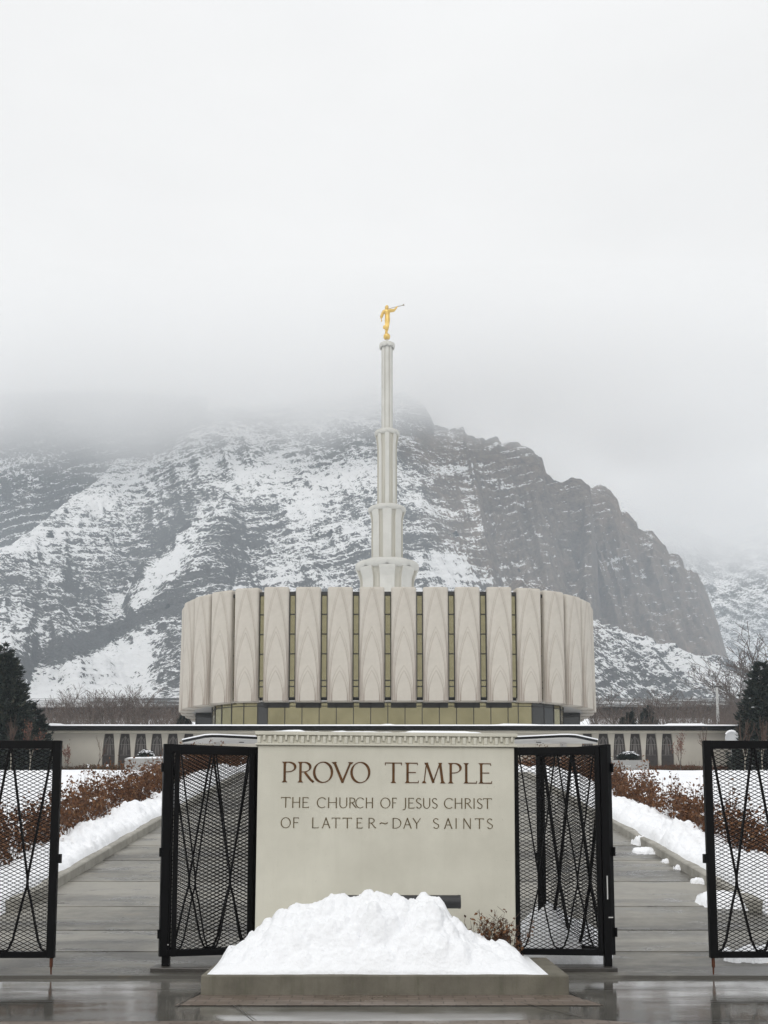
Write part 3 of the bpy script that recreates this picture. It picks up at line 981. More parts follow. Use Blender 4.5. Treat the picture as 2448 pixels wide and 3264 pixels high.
MB().prism_z(inset_loop(0.86), ZB + 0.12, ZT - 0.55).build('wall', M['core'], temple)
MB().prism_z(inset_loop(0.80), ZT - 0.549, ZT - 0.42).build('roof', M['snow'], temple)
MB().prism_z(inset_loop(0.52), ZB + 0.05, ZB + 0.119).build('soffit', M['soffit'], temple)

# glazed storey under the drum
ZR = pxz(2311, 85)                                      # top of the wing's snow line
LZ0 = ZR - 0.6
arc = []
cxr, cyr, rr = 12.6, 6.65, 5.2
flat = [(x, 1.45) for x in np.arange(0, 12.6, 1.66)]
for k in range(1, 7): arc.append((cxr + rr * math.sin(R(15 * k)), cyr - rr * math.cos(R(15 * k))))
rightp = flat + [(12.6, 1.45)] + arc + [(17.8, 10.0), (20.2, 10.2), (20.2, 36.0)]
loopp = [(-x, y) for x, y in reversed(rightp[1:])] + rightp
n = len(loopp)
pm, mm = MB(), MB()
MB().prism_z([(x * 0.97, y + 0.5) for x, y in loopp], LZ0 + 0.01, ZB + 0.04).build('inner_wall', M['core'], temple)
for i in range(n - 1):
    (xa, ya), (xb, yb) = loopp[i], loopp[i + 1]
    L = math.hypot(xb - xa, yb - ya)
    if L < 0.05: continue
    d = Vector(((xb - xa) / L, (yb - ya) / L, 0)); nrm = Vector((d.y, -d.x, 0))
    c = Vector(((xa + xb) / 2, (ya + yb) / 2, (LZ0 + ZB + 0.03) / 2))
    m = MB().obox(c, d, nrm, (0, 0, 1), L / 2 - 0.035, 0.03, (ZB + 0.03 - LZ0) / 2)
    mxp = (xa + xb) / 2
    g = m.build('glass_pane', M['tree_reflection_glass'] if (-13.2 < mxp < -11.3 or 13.6 < mxp < 16.4 or abs(mxp) > 17.7) else M['glass'], temple)
    f = MB().obox(Vector((xa, ya, c.z)) + nrm * 0.02, d, nrm, (0, 0, 1), 0.034, 0.07, (ZB + 0.03 - LZ0) / 2)
    zt = pxz(2257, 98)
    f.obox(Vector((c.x, c.y, zt)) + nrm * 0.02, d, nrm, (0, 0, 1), L / 2 - 0.035, 0.06, 0.035)
    f.build('mullion', M['mullion'], g)

for k in range(-4, 4):                                  # dark strips added as the fins' reflection in the glass, open at each gap
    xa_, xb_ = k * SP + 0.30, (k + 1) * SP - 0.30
    MB().box(xa_, xb_, 1.36, 1.418, pxz(2256, 96.4), ZB + 0.045).build('fin_reflection_strip', M['mullion'], temple)

# the long wing: wall with real openings, grilles set back in them
WY = -10.0                                             # wall plane relative to the temple's empty (85 m)
WX0, WX1 = pxx(140, 2400, 85) - TX, pxx(2333, 2400, 85) - TX
zg = g1(85) - 0.3
z_top = pxz(2336, 85)
wz0, wz1 = pxz(2474, 85), pxz(2339, 85)
step_w = 51.05 / F_PX * 85 * 1.0
cent = pxx(1237, 2400, 85) - TX


def open_half(z):
    t_ = (z - wz0) / (wz1 - wz0)
    return 0.545 - 0.17 * max(0.0, (t_ - 0.42) / 0.58) ** 1.5


wc = [cent + (k + 0.5) * step_w for k in range(-18, 18)]
wc = [c for c in wc if abs(c - cent) < 24.0 and abs(c - cent) > 16.0]
zs_ = np.linspace(wz0, wz1, 14)
mb = MB()


def strip(xl, xr):
    vs, fs = [], []
    for z in zs_: vs += [(xl(z), WY, z), (xr(z), WY, z)]
    for k in range(len(zs_) - 1): fs.append((2 * k, 2 * k + 1, 2 * k + 3, 2 * k + 2))
    mb.add(vs, fs)


edges = [None] + wc + [None]
for a, b in zip(edges[:-1], edges[1:]):
    strip((lambda z: WX0) if a is None else (lambda z, a=a: a + open_half(z)), (lambda z: WX1) if b is None else (lambda z, b=b: b - open_half(z)))
for c in wc:
    for sx in (-1, 1):
        vs, fs = [], []
        for z in zs_: vs += [(c + sx * open_half(z), WY, z), (c + sx * open_half(z), WY + 0.30, z)]
        for k in range(len(zs_) - 1):
            q = (2 * k, 2 * k + 1, 2 * k + 3, 2 * k + 2)
            fs.append(q if sx < 0 else tuple(reversed(q)))
        mb.add(vs, fs)
mb.add([(WX0, WY, wz1), (WX1, WY, wz1), (WX1, WY, z_top), (WX0, WY, z_top)], [(0, 1, 2, 3)])
mb.add([(WX0, WY, zg), (WX1, WY, zg), (WX1, WY, wz0), (WX0, WY, wz0)], [(0, 1, 2, 3)])
for x in (WX0, WX1): mb.add([(x, WY, zg), (x, WY + 50, zg), (x, WY + 50, z_top), (x, WY, z_top)], [(0, 1, 2, 3) if x > 0 else (3, 2, 1, 0)])
mb.add([(WX0, WY + 50, zg), (WX1, WY + 50, zg), (WX1, WY + 50, z_top), (WX0, WY + 50, z_top)], [(3, 2, 1, 0)])
mb.build('wing_wall', M['wing'], temple)
# grille with tracery
gm, tm = MB(), MB()
loop = [(-open_half(z) - 0.02, z) for z in reversed(zs_)] + [(open_half(z) + 0.02, z) for z in zs_]
gm.prism_y(loop, 0.22, 0.27)
for k in range(-4, 5):
    x = k * 0.105
    ztop = wz0 + (wz1 - wz0) * (1.0 if abs(x) < 0.32 else 0.62)
    gm.box(x - 0.012, x + 0.012, 0.19, 0.2195, wz0, ztop)
H_ = wz1 - wz0
zz_ = lambda f: wz0 + H_ * f
def bar(x0, f0, x1, f1, w=0.018, y=0.17):
    p, q = Vector((x0, y, zz_(f0))), Vector((x1, y, zz_(f1)))
    d = (q - p).normalized(); L = (q - p).length
    tm.obox((p + q) / 2, d, Vector((0, 1, 0)), Vector((0, 1, 0)).cross(d), L / 2, 0.012, w)
for sx in (-1, 1):
    bar(0, 0.955, sx * 0.13, 0.62); bar(sx * 0.13, 0.62, sx * 0.15, 0.50)
    bar(sx * 0.05, 0.93, sx * 0.30, 0.80, y=0.145); bar(sx * 0.27, 0.90, sx * 0.34, 0.62); bar(sx * 0.06, 0.80, sx * 0.07, 0.52, w=0.012)
bar(-0.40, 0.75, 0.40, 0.75, y=0.12); bar(-0.44, 0.50, 0.44, 0.50, w=0.012, y=0.12)
g0 = gm.build('arched_window', M['grille'], temple)
t0 = tm.build('tracery', M['tracery'], g0)
for i, c in enumerate(wc):
    g = g0 if i == 0 else copy_tree(g0, temple)
    g.location = (c, WY, 0)
zf0, zf1 = pxz(2326.5, 84.2), pxz(2313.5, 84.2)
MB().box(WX0 - 0.5, WX1 + 0.5, WY - 0.8, WY + 50.5, zf0, zf1).build('fascia', M['fascia'], temple)
MB().box(WX0 - 0.15, WX1 + 0.15, WY - 0.22, WY - 0.003, pxz(2335.5, 84.8), zf0 - 0.003).build('cornice', M['cornice'], temple)
dm = MB()
x = WX0
while x < WX1 - 0.2:
    dm.box(x, x + 0.11, WY - 0.30, WY - 0.223, pxz(2333.5, 84.8), pxz(2329, 84.8)); x += 0.23
tag(dm.build('dentil_course', M['cornice'], temple), kind='stuff')
# snow lying on the wing's flat roof
sx_, sy_ = np.linspace(WX0 - 0.46, WX1 + 0.46, 150), np.concatenate([[WY - 0.79, WY - 0.74, WY - 0.5], np.linspace(WY, WY + 50, 20)])
a, b2 = np.meshgrid(sx_, sy_)
hs = 0.09 + 0.06 * fbm(a * 0.25, b2 * 0.3, 3) + 0.10 * sstep(0.72, 0.8, vnoise(a * 0.5, b2 * 0, 9))
hs[0] = 0.0
me = np_mesh('roof_snow', np.stack([a, b2, zf1 + hs], -1), grid_faces(len(sx_), len(sy_)), True)
link('roof_snow', me, M['snow'], temple)

# spire: four telescoping fluted tiers with scalloped crowns
SY = 21.0                                              # behind the drum's face
SYY = TY + SY
sc = lambda px: px / F_PX * SYY
def zz(py): return pxz(py, SYY)
spire = empty('spire', (0, SY, 0)); spire.parent = temple


def tier(z0, z1, r_low, r_top, panel_deg, recess, crown_r, cz0, cz1, grooves=False):
    seg = 8 * 24
    nz_ = 26
    th = np.arange(seg) / seg * 2 * np.pi
    ph = ((th - np.pi * 1.5) + np.pi / 8) % (np.pi / 4) - np.pi / 8     # a panel faces the camera
    inp = np.abs(ph) < R(panel_deg)
    V, dk = [], []
    for k in range(nz_):
        f = k / (nz_ - 1)
        r_ = r_low + (r_top - r_low) * sstep(0.80, 1.0, f) ** 1.3
        flat_ = np.cos(R(panel_deg)) / np.maximum(np.cos(ph), 0.5) if not grooves else 1.0
        rr_ = np.where(inp, r_ * (1.0 if grooves else (0.35 + 0.65 * flat_ / np.cos(R(panel_deg)))), r_ * (1 - recess))
        V.append(np.stack([rr_ * np.cos(th), rr_ * np.sin(th), np.full(seg, z0 + (z1 - z0) * f)], -1))
    V = np.concatenate(V)
    i = np.arange(seg)
    F_ = np.concatenate([np.stack([k * seg + i, k * seg + (i + 1) % seg, (k + 1) * seg + (i + 1) % seg, (k + 1) * seg + i], -1) for k in range(nz_ - 1)])
    me = np_mesh('tier', V, F_, False)
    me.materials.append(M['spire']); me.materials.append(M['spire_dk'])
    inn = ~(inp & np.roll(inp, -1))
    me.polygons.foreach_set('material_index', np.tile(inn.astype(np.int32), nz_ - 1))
    o = bpy.data.objects.new('tier', me); COL.objects.link(o); o.parent = spire
    # crown of eight petals
    seg2, prof = 8 * 20, []
    th = np.arange(seg2) / seg2 * 2 * np.pi
    pet = np.abs(np.sin(4 * (th - np.pi * 1.5))) ** 0.6             # 0 at the notch that faces the camera
    H = cz1 - cz0
    rows = [(0.70, 1.0), (0.93, 1.02), (1.0, 0.86), (1.015, 0.62), (0.99, 0.36), (0.93, 0.20), (0.80, 0.22)]
    V = []
    for rf, zf in rows:
        low = 1 - zf
        rad = crown_r * (rf - 0.02 + 0.02 * pet)
        zc = cz1 - H * low * (0.70 + 0.36 * pet) - 0.04 * H * (1 - pet)
        V.append(np.stack([rad * np.cos(th), rad * np.sin(th), zc], -1))
    V = np.concatenate(V)
    i = np.arange(seg2)
    F_ = np.concatenate([np.stack([k * seg2 + i, (k + 1) * seg2 + i, (k + 1) * seg2 + (i + 1) % seg2, k * seg2 + (i + 1) % seg2], -1) for k in range(len(rows) - 1)])
    V2 = np.concatenate([V, [[0, 0, cz1 + 0.02]]])
    top = np.stack([i, (i + 1) % seg2, np.full(seg2, len(V2) - 1), np.full(seg2, len(V2) - 1)], -1)
    bmm = MB(); bmm.v = [tuple(v) for v in V2]; bmm.f = [tuple(f) for f in F_] + [tuple(f[:3]) for f in top]
    bmm.build('crown', M['spire'], spire, smooth=True)


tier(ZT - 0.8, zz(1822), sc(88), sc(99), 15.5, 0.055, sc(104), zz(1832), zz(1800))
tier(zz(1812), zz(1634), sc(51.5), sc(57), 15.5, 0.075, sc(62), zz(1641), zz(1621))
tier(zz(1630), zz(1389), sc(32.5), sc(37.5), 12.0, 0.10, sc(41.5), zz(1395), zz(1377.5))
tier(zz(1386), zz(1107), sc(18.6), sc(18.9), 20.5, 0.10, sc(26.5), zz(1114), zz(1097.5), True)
MB().lathe([(0.55, zz(1098)), (0.34, zz(1095)), (0.17, zz(1090)), (0.14, zz(1085)), (0.14, zz(1083))], 20).build('finial', M['spire'], spire, smooth=True)

# golden figure on the spire
stx, sty = TX, SYY
zball = zz(1073.2)
statue = empty('statue', (stx - 0.03, sty, zball - 0.41), 0, 'golden robed figure blowing a long trumpet, standing on a gilded ball at the spire tip', 'statue')
k_ = 140 / 1659 / F_PX * SYY
cz = 0.41
def SP_(cx, cyy, dy=0.0): return Vector(((cx - 650) * k_, dy, cz + (1580 - cyy) * k_ ))
MB().lathe([(0.41 * math.sin(math.pi * i / 20) + 0.001, cz - 0.41 * math.cos(math.pi * i / 20)) for i in range(21)], 32).build('ball', M['gold'], statue, smooth=True)
fb = MB()
rings = [(1300, 634, 62, .8), (1262, 632, 74, .8), (1200, 640, 92, .8), (1120, 658, 88, .8), (1040, 664, 92, .8), (950, 668, 99, .8), (860, 672, 102, .78), (780, 676, 94, .75),
         (700, 674, 92, .72), (630, 668, 106, .7), (560, 664, 126, .66), (505, 656, 134, .6), (468, 652, 118, .55), (442, 648, 60, .7), (415, 646, 42, .9)]
seg = 40
vs, fs = [], []
for j, (yy, cx, hw, dr) in enumerate(rings):
    for q in range(seg):
        a = 2 * math.pi * q / seg
        fold = 1 + (0.085 * math.sin(a * 7 + j * 0.55) + 0.05 * math.sin(a * 11 - j * 0.3)) * max(0, min(1, (yy - 560) / 500))
        p = SP_(cx, yy)
        vs.append((p.x + hw * k_ * fold * math.cos(a), hw * dr * k_ * fold * math.sin(a) - 0.05 * (j < 4), p.z))
fs = [(j * seg + q, j * seg + (q + 1) % seg, (j + 1) * seg + (q + 1) % seg, (j + 1) * seg + q) for j in range(len(rings) - 1) for q in range(seg)]
fs += [tuple(reversed(range(seg))), tuple(range((len(rings) - 1) * seg, len(rings) * seg))]
fs = [tuple(reversed(f)) for f in fs]
fb.add(vs, fs)
def blob(cx, cyy, dy, rx, ry, rz):
    p = SP_(cx, cyy, dy)
    vs, fs = [], []
    n1, n2 = 12, 18
    for i in range(n1 + 1):
        for j in range(n2):
            t_, f_ = math.pi * i / n1, 2 * math.pi * j / n2
            vs.append((p.x + rx * math.sin(t_) * math.cos(f_), p.y + ry * math.sin(t_) * math.sin(f_), p.z + rz * math.cos(t_)))
    for i in range(n1):
        for j in range(n2): fs.append((i * n2 + j, (i + 1) * n2 + j, (i + 1) * n2 + (j + 1) % n2, i * n2 + (j + 1) % n2))
    fb.add(vs, fs)
blob(642, 372, 0.02, 0.225, 0.25, 0.255)
blob(655, 345, -0.03, 0.20, 0.22, 0.20)
blob(708, 395, 0.03, 0.07, 0.10, 0.10)
T_ = lambda pts, rad, sides=12: fb.tube([SP_(*p) for p in pts], rad, sides)
T_([(560, 505, 0), (512, 560, 0.02), (468, 650, 0.05), (432, 745, 0.10)], [.20, .19, .18, .19])
T_([(450, 700, 0.08), (418, 765, 0.11), (404, 790, 0.11)], [.16, .15, .06])
T_([(436, 750, 0.10), (438, 830, 0.14), (442, 880, 0.16), (444, 925, 0.17)], [.075, .065, .06, .07])
T_([(740, 480, 0), (830, 485, 0.05), (900, 470, 0.10), (965, 440, 0.14)], [.20, .21, .19, .15])
T_([(940, 450, 0.13), (1000, 390, 0.15), (1050, 315, 0.15), (1072, 292, 0.15)], [.15, .12, .085, .08])
T_([(612, 1290, -.04), (606, 1370, -.03), (600, 1440, 0.0)], [.10, .085, .085])
T_([(604, 1442, -0.02), (612, 1452, 0.16)], [.085, .06])
T_([(668, 1290, 0.05), (664, 1370, 0.04), (640, 1435, 0.06)], [.11, .085, .08])
T_([(560, 1150, -.05), (538, 1200, -.08), (528, 1262, -.10)], [.15, .14, .10])
T_([(720, 1130, .0), (706, 1240, 0.02), (690, 1330, 0.04)], [.10, .07, .03])
o = fb.build('figure', M['gold'], statue)
rm = o.modifiers.new('remesh', 'REMESH'); rm.mode = 'VOXEL'; rm.voxel_size = 0.02; rm.use_smooth_shade = True
sm = o.modifiers.new('smooth', 'SMOOTH'); sm.iterations = 2; sm.factor = 0.4
tp = MB().tube([SP_(740, 385, 0.16), SP_(900, 338, 0.17), SP_(1200, 262, 0.18), SP_(1290, 238, 0.18), SP_(1320, 230, 0.18), SP_(1338, 225, 0.18)], [.022, .026, .034, .045, .085, .14], 14)
tp.build('trumpet', M['brass_dull'], statue, smooth=True)
MB().tube([SP_(644, 305), SP_(645, 255)], [.02, .008], 6).build('spike', M['brass_dull'], statue)

# entrance canopy in front of the wing
ch = pxz(2338.5, 58)
canopy = empty('entrance_canopy', (TX, 58, 0), 0, 'white entrance canopy with dark fascia under snow, behind the sign wall', 'canopy')
can_r = [(0, 2.3), (7.6, 1.35), (9.9, 0.05), (10.35, 0.0), (10.8, 0.25), (12.75, 3.4), (12.75, 3.7)]
loop = [(-x, y) for x, y in reversed(can_r[1:])] + can_r
f_h = 0.215
MB().prism_z(loop, ch - f_h, ch - 0.07).build('fascia', M['fascia'], canopy)
MB().prism_z([(x * 1.002, y - 0.01) for x, y in loop], ch - 0.0695, ch).build('roof_snow', M['snow'], canopy)
sof = MB().prism_z([(x * 0.998, y + 0.02) for x, y in loop], ch - f_h - 0.05, ch - f_h - 0.001)
so = sof.build('soffit', M['soffit'], canopy)
for x in (-9, -6, -3, 3, 6, 9):
    MB().lathe([(0.16, 0), (0.16, 0.03)], 16, (x, 2.6, ch - f_h - 0.078)).build('downlight', M['fascia'], so)
for sx in (-1, 1):
    for xx, yy in ((10.6, 3.2), (4.2, 3.2)):
        MB().box(sx * xx - 0.16, sx * xx + 0.16, yy - 0.16, yy + 0.16, g1(58 + yy) - 0.3, ch - f_h - 0.051).build('column', M['soffit'], canopy)

# planter walls before the wing
def planter(xa, xb, Y, ytop, label, snowy=True):
    x0, x1 = pxx(xa, ytop, Y), pxx(xb, ytop, Y)
    root = empty('planter_wall', ((x0 + x1) / 2, Y, g1(Y)), 0, label, 'planter')
    h = pxz(ytop, Y) - g1(Y); w = (x1 - x0) / 2
    MB().box(-w, w, 0, 1.6, -0.4, h).build('wall', M['planter'], root, bevel=0.03)
    xs2, ys2 = np.linspace(-w + 0.02, w - 0.02, 60), np.linspace(0.02, 1.58, 12)
    if not snowy: return h
    a, b_ = np.meshgrid(xs2, ys2)
    edge = np.minimum(np.minimum(a - xs2[0], xs2[-1] - a), np.minimum(b_ - 0.02, 1.58 - b_))
    hh_ = h - 0.02 + 0.14 * sstep(0, 0.25, edge) * (0.6 + 0.8 * fbm(a, b_, 4))
    link('snow_cover', np_mesh('snow_cover', np.stack([a, b_, hh_], -1), grid_faces(60, 12), True), M['snow'], root)
    return h
planter(397, 803, 70, 2417, 'pale stone planter wall topped with snow, left of the sign')
planter(1668, 2068, 70, 2423, 'pale stone planter wall with bare top, right of the sign', False)

# ------------------------------------------------------------------ sign wall with its inscription
SGY = 11.35
sx0, sx1 = pxx(820, 2500, SGY), pxx(1641, 2500, SGY)
sw = (sx1 - sx0) / 2
sign = empty('sign_wall', ((sx0 + sx1) / 2, SGY, 0), R(3.0), 'cream plaster sign wall with bronze lettering and a key patterned cornice', 'sign wall')
sign.rotation_euler = (0, R(0.25), R(3.0))
zb_, zt_ = pxz(2379, SGY), pxz(2335, SGY)
MB().box(-sw, sw, 0, 0.42, -0.2, zb_).build('wall', M['plaster'], sign, bevel=0.012)
cm = MB()
fh = zt_ - zb_
cm.box(-sw - 0.030, sw + 0.030, -0.030, 0.448, zb_ + 0.002, zb_ + fh * 0.16)           # lower band
cm.box(-sw - 0.004, sw + 0.004, -0.004, 0.43, zb_ + fh * 0.1605, zb_ + fh * 0.74)      # recessed frieze
cm.box(-sw - 0.034, sw + 0.034, -0.034, 0.454, zb_ + fh * 0.7405, zb_ + fh)            # top slab
unit = 0.1232
nun = int(round(2 * (sw + 0.02) / unit)); unit = 2 * (sw + 0.012) / nun
for i in range(nun):
    x = -sw - 0.012 + unit * (i + 0.5)
    cm.box(x - unit * 0.5 + 0.004, x - unit * 0.16, -0.0305, -0.0045, zb_ + fh * 0.1608, zb_ + fh * 0.66)      # broad block
    cm.box(x + unit * 0.06, x + unit * 0.28, -0.0295, -0.0045, zb_ + fh * 0.36, zb_ + fh * 0.7402)             # hanging key
    cm.box(x - unit * 0.1595, x + unit * 0.42, -0.016, -0.0045, zb_ + fh * 0.1608, zb_ + fh * 0.25)
cm.build('cornice', M['plaster'], sign, bevel=0.006)
a, b_ = np.meshgrid(np.linspace(-sw - 0.02, sw + 0.02, 120), np.linspace(-0.02, 0.43, 16))
hh_ = zt_ + 0.0015 + 0.028 * sstep(0.46, 0.62, fbm(a * 1.4, b_ * 3 + 3, 2)) * sstep(-0.02, 0.05, b_) * sstep(0.0, 0.08, sw + 0.02 - np.abs(a))
link('snow_cover', np_mesh('snow_cover', np.stack([a, b_, hh_], -1), grid_faces(120, 16), True), M['snow'], sign)


class Pen:
    def __init__(s, thick, thin, serif):
        s.mb, s.t, s.n, s.serif, s.k = MB(), thick, thin, serif, 0

    def poly(s, pts):
        s.k += 1
        y = -0.0035 - 0.00025 * (s.k % 9)
        ar = sum(pts[i][0] * pts[(i + 1) % len(pts)][1] - pts[(i + 1) % len(pts)][0] * pts[i][1] for i in range(len(pts)))
        if ar < 0: pts = pts[::-1]
        s.mb.prism_y(pts, y, 0.002)

    def stroke(s, pts, w=None, end=0.0):
        """A pen stroke: a broad nib held at 20 degrees, so uprights are thick and bars thin."""
        pts = [Vector((p[0], p[1])) for p in pts]
        n = len(pts); L, Rr = [], []
        nib = (math.cos(R(20)), math.sin(R(20)))
        for i in range(n):
            d = (pts[min(i + 1, n - 1)] - pts[max(i - 1, 0)]).normalized()
            wid = w if w else max(s.n, s.t * abs(d.x * nib[1] - d.y * nib[0]))
            if end and i in (0, n - 1): wid *= 1 + end
            nn = Vector((-d.y, d.x)) * wid / 2
            L.append(pts[i] + nn); Rr.append(pts[i] - nn)
        for i in range(n - 1):
            s.k -= 1 if i else 0
            s.poly([tuple(L[i]), tuple(L[i + 1]), tuple(Rr[i + 1]), tuple(Rr[i])])

    def foot(s, x, z, up, h, half=None):
        """A small bracketed serif."""
        if not s.serif: 
            a, q = s.t * 0.62, h * 0.07
            s.poly([(x - a, z), (x + a, z), (x + s.t * 0.48, z + up * q), (x - s.t * 0.48, z + up * q)])
            return
        a = half or s.t * 1.05
        q = h * 0.022
        s.poly([(x - a, z), (x + a, z), (x + a, z + up * q), (x - a, z + up * q)])
        s.poly([(x - a * 0.85, z + up * q), (x + a * 0.85, z + up * q), (x + s.t * 0.46, z + up * h * 0.10), (x - s.t * 0.46, z + up * h * 0.10)])

    def letter(s, ch, x0, x1, z, h):
        W = x1 - x0; t, n = s.t, s.n
        X = lambda u: x0 + u * W
        Z = lambda v: z + v * h
        def arc(cx, cz_, rx, rz, a0, a1, k=26):
            return [(cx + rx * math.cos(R(a0 + (a1 - a0) * i / k)), cz_ + rz * math.sin(R(a0 + (a1 - a0) * i / k))) for i in range(k + 1)]
        def stem(x, feet=(1, 1), zl=0.0, zh=1.0):
            s.stroke([(x, Z(zl)), (x, Z(zh))], w=t * 0.94)
            if feet[0]: s.foot(x, Z(zl), 1, h)
            if feet[1]: s.foot(x, Z(zh), -1, h)
        def barz(xa, xb, v, tip=0):
            s.stroke([(xa, Z(v)), (xb, Z(v))], w=n)
            if tip: s.stroke([(xb - n * 0.4, Z(v) - n * 0.5), (xb, Z(v) + tip * h * 0.10)], w=n * 0.8)
        m = t * 0.9
        if ch in 'PRD' or ch in 'EFLTHI':
            xs_ = X(0) + m * (1.0 if s.serif else 0.6)
        if ch == 'P' or ch == 'R':
            stem(xs_)
            rx = (X(1) - xs_ - t * 0.4) * (1.0 if ch == 'P' else 0.80)
            s.stroke([(xs_, Z(1) - n / 2)] + arc(xs_ + rx * 0.35, Z(0.745), rx * 0.65, h * 0.245 - n * 0.3, 90, -90) + [(xs_, Z(0.50))])
            if ch == 'R': s.stroke([(xs_ + rx * 0.45, Z(0.49)), (X(0.80), Z(0.14)), (X(1.0), Z(0.0) + n * 0.4)])
        elif ch == 'D':
            stem(xs_)
            rx = X(1) - xs_ - t * 0.45
            s.stroke([(xs_, Z(1) - n / 2)] + arc(xs_ + rx * 0.30, Z(0.5), rx * 0.70, h * 0.5 - n / 2, 90, -90) + [(xs_, Z(0) + n / 2)])
        elif ch == 'O':
            s.stroke(arc((x0 + x1) / 2, Z(0.5), W / 2 - t * 0.45, h * 0.515 - n / 2, 0, 360, 48))
        elif ch == 'C':
            s.stroke(arc(X(0.56), Z(0.5), W * 0.56 - t * 0.45, h * 0.515 - n / 2, 48, 312, 40), end=0.25)
            s.foot(X(0.93), Z(0.80), 1, h * 0.6)
        elif ch == 'V':
            s.stroke([(X(0.10), Z(1)), (X(0.53), Z(0.0))]); s.stroke([(X(0.50), Z(0.0)), (X(0.92), Z(1))])
            s.foot(X(0.10), Z(1), -1, h); s.foot(X(0.92), Z(1), -1, h)
        elif ch == 'A':
            s.stroke([(X(0.10), Z(0)), (X(0.50), Z(1.02))]); s.stroke([(X(0.47), Z(1.02)), (X(0.90), Z(0))])
            barz(X(0.27), X(0.74), 0.36); s.foot(X(0.10), Z(0), 1, h); s.foot(X(0.90), Z(0), 1, h)
        elif ch == 'T':
            c_ = (x0 + x1) / 2
            stem(c_, (1, 0)); barz(X(0.02), X(0.98), 0.975)
            for q in (0.03, 0.97): s.stroke([(X(q), Z(1.0)), (X(q), Z(0.86))], w=n * 0.8)
        elif ch == 'E' or ch == 'F' or ch == 'L':
            stem(xs_)
            if ch != 'L': barz(xs_, X(0.93), 0.975, -1); barz(xs_, X(0.80), 0.52)
            if ch != 'F': barz(xs_, X(1.0), 0.025, 1)
        elif ch == 'H':
            stem(xs_); stem(X(1) - m * (1.0 if s.serif else 0.6)); barz(xs_, X(1) - m, 0.52)
        elif ch == 'I':
            stem((x0 + x1) / 2)
        elif ch == 'M':
            s.stroke([(X(0.09), Z(0)), (X(0.20), Z(1))], w=n * 1.1); s.stroke([(X(0.20), Z(1.0)), (X(0.51), Z(0.02))]); s.stroke([(X(0.49), Z(0.02)), (X(0.80), Z(1))], w=n * 1.2)
            s.stroke([(X(0.80), Z(1)), (X(0.92), Z(0))], w=t); s.foot(X(0.09), Z(0), 1, h, t * 0.9); s.foot(X(0.92), Z(0), 1, h); s.foot(X(0.19), Z(1), -1, h, t * 0.8); s.foot(X(0.81), Z(1), -1, h, t * 0.8)
        elif ch == 'N':
            s.stroke([(X(0.12), Z(0)), (X(0.12), Z(1))], w=n * 1.2); s.stroke([(X(0.12), Z(1)), (X(0.88), Z(0.0))]); s.stroke([(X(0.88), Z(0)), (X(0.88), Z(1))], w=n * 1.2)
        elif ch == 'U':
            rx = W / 2 - t * 0.6
            s.stroke([(X(0.5) - rx, Z(1)), (X(0.5) - rx, Z(0.36))] + arc(X(0.5), Z(0.34), rx, h * 0.34 - n * 0.2, 180, 360)[1:] + [(X(0.5) + rx, Z(1))])
        elif ch == 'J':
            s.stroke([(X(0.75), Z(1)), (X(0.75), Z(0.12)), (X(0.66), Z(-0.04)), (X(0.38), Z(-0.13)), (X(0.05), Z(-0.12))]); s.foot(X(0.75), Z(1), -1, h)
        elif ch == 'S':
            s.stroke(arc(X(0.5), Z(0.745), W * 0.40, h * 0.245 - n * 0.3, 38, 200, 14) + [(X(0.28), Z(0.58)), (X(0.5), Z(0.505)), (X(0.74), Z(0.42))] + arc(X(0.52), Z(0.262), W * 0.42, h * 0.262 - n * 0.3, 25, -145, 16))
            s.foot(X(0.82), Z(0.84), 1, h * 0.5); s.foot(X(0.15), Z(0.12), 1, h * 0.5)
        elif ch == 'Y':
            s.stroke([(X(0.06), Z(1)), (X(0.5), Z(0.46))]); s.stroke([(X(0.94), Z(1)), (X(0.5), Z(0.46))]); stem((x0 + x1) / 2, (1, 0), 0, 0.48)
        elif ch == '~':
            s.stroke([(X(0), Z(0.42)), (X(0.2), Z(0.54)), (X(0.45), Z(0.50)), (X(0.7), Z(0.42)), (X(1), Z(0.56))], w=t * 0.9)


def inscription(text, spans, ctop, cbot, thick, thin, serif, mat, label):
    mid = (sx0 + sx1) / 2
    z0, z1 = pxz(2280 + 0.5546 * cbot, SGY), pxz(2280 + 0.5546 * ctop, SGY)
    h = z1 - z0
    pen = Pen(thick * h, thin * h, serif)
    for ch, (a, b) in zip(text, spans):
        pen.letter(ch, pxx(780 + 0.5546 * a, 2500, SGY) - mid, pxx(780 + 0.5546 * b, 2500, SGY) - mid, z0, h)
    o = pen.mb.build('inscription', mat, sign)
    o['label'] = label


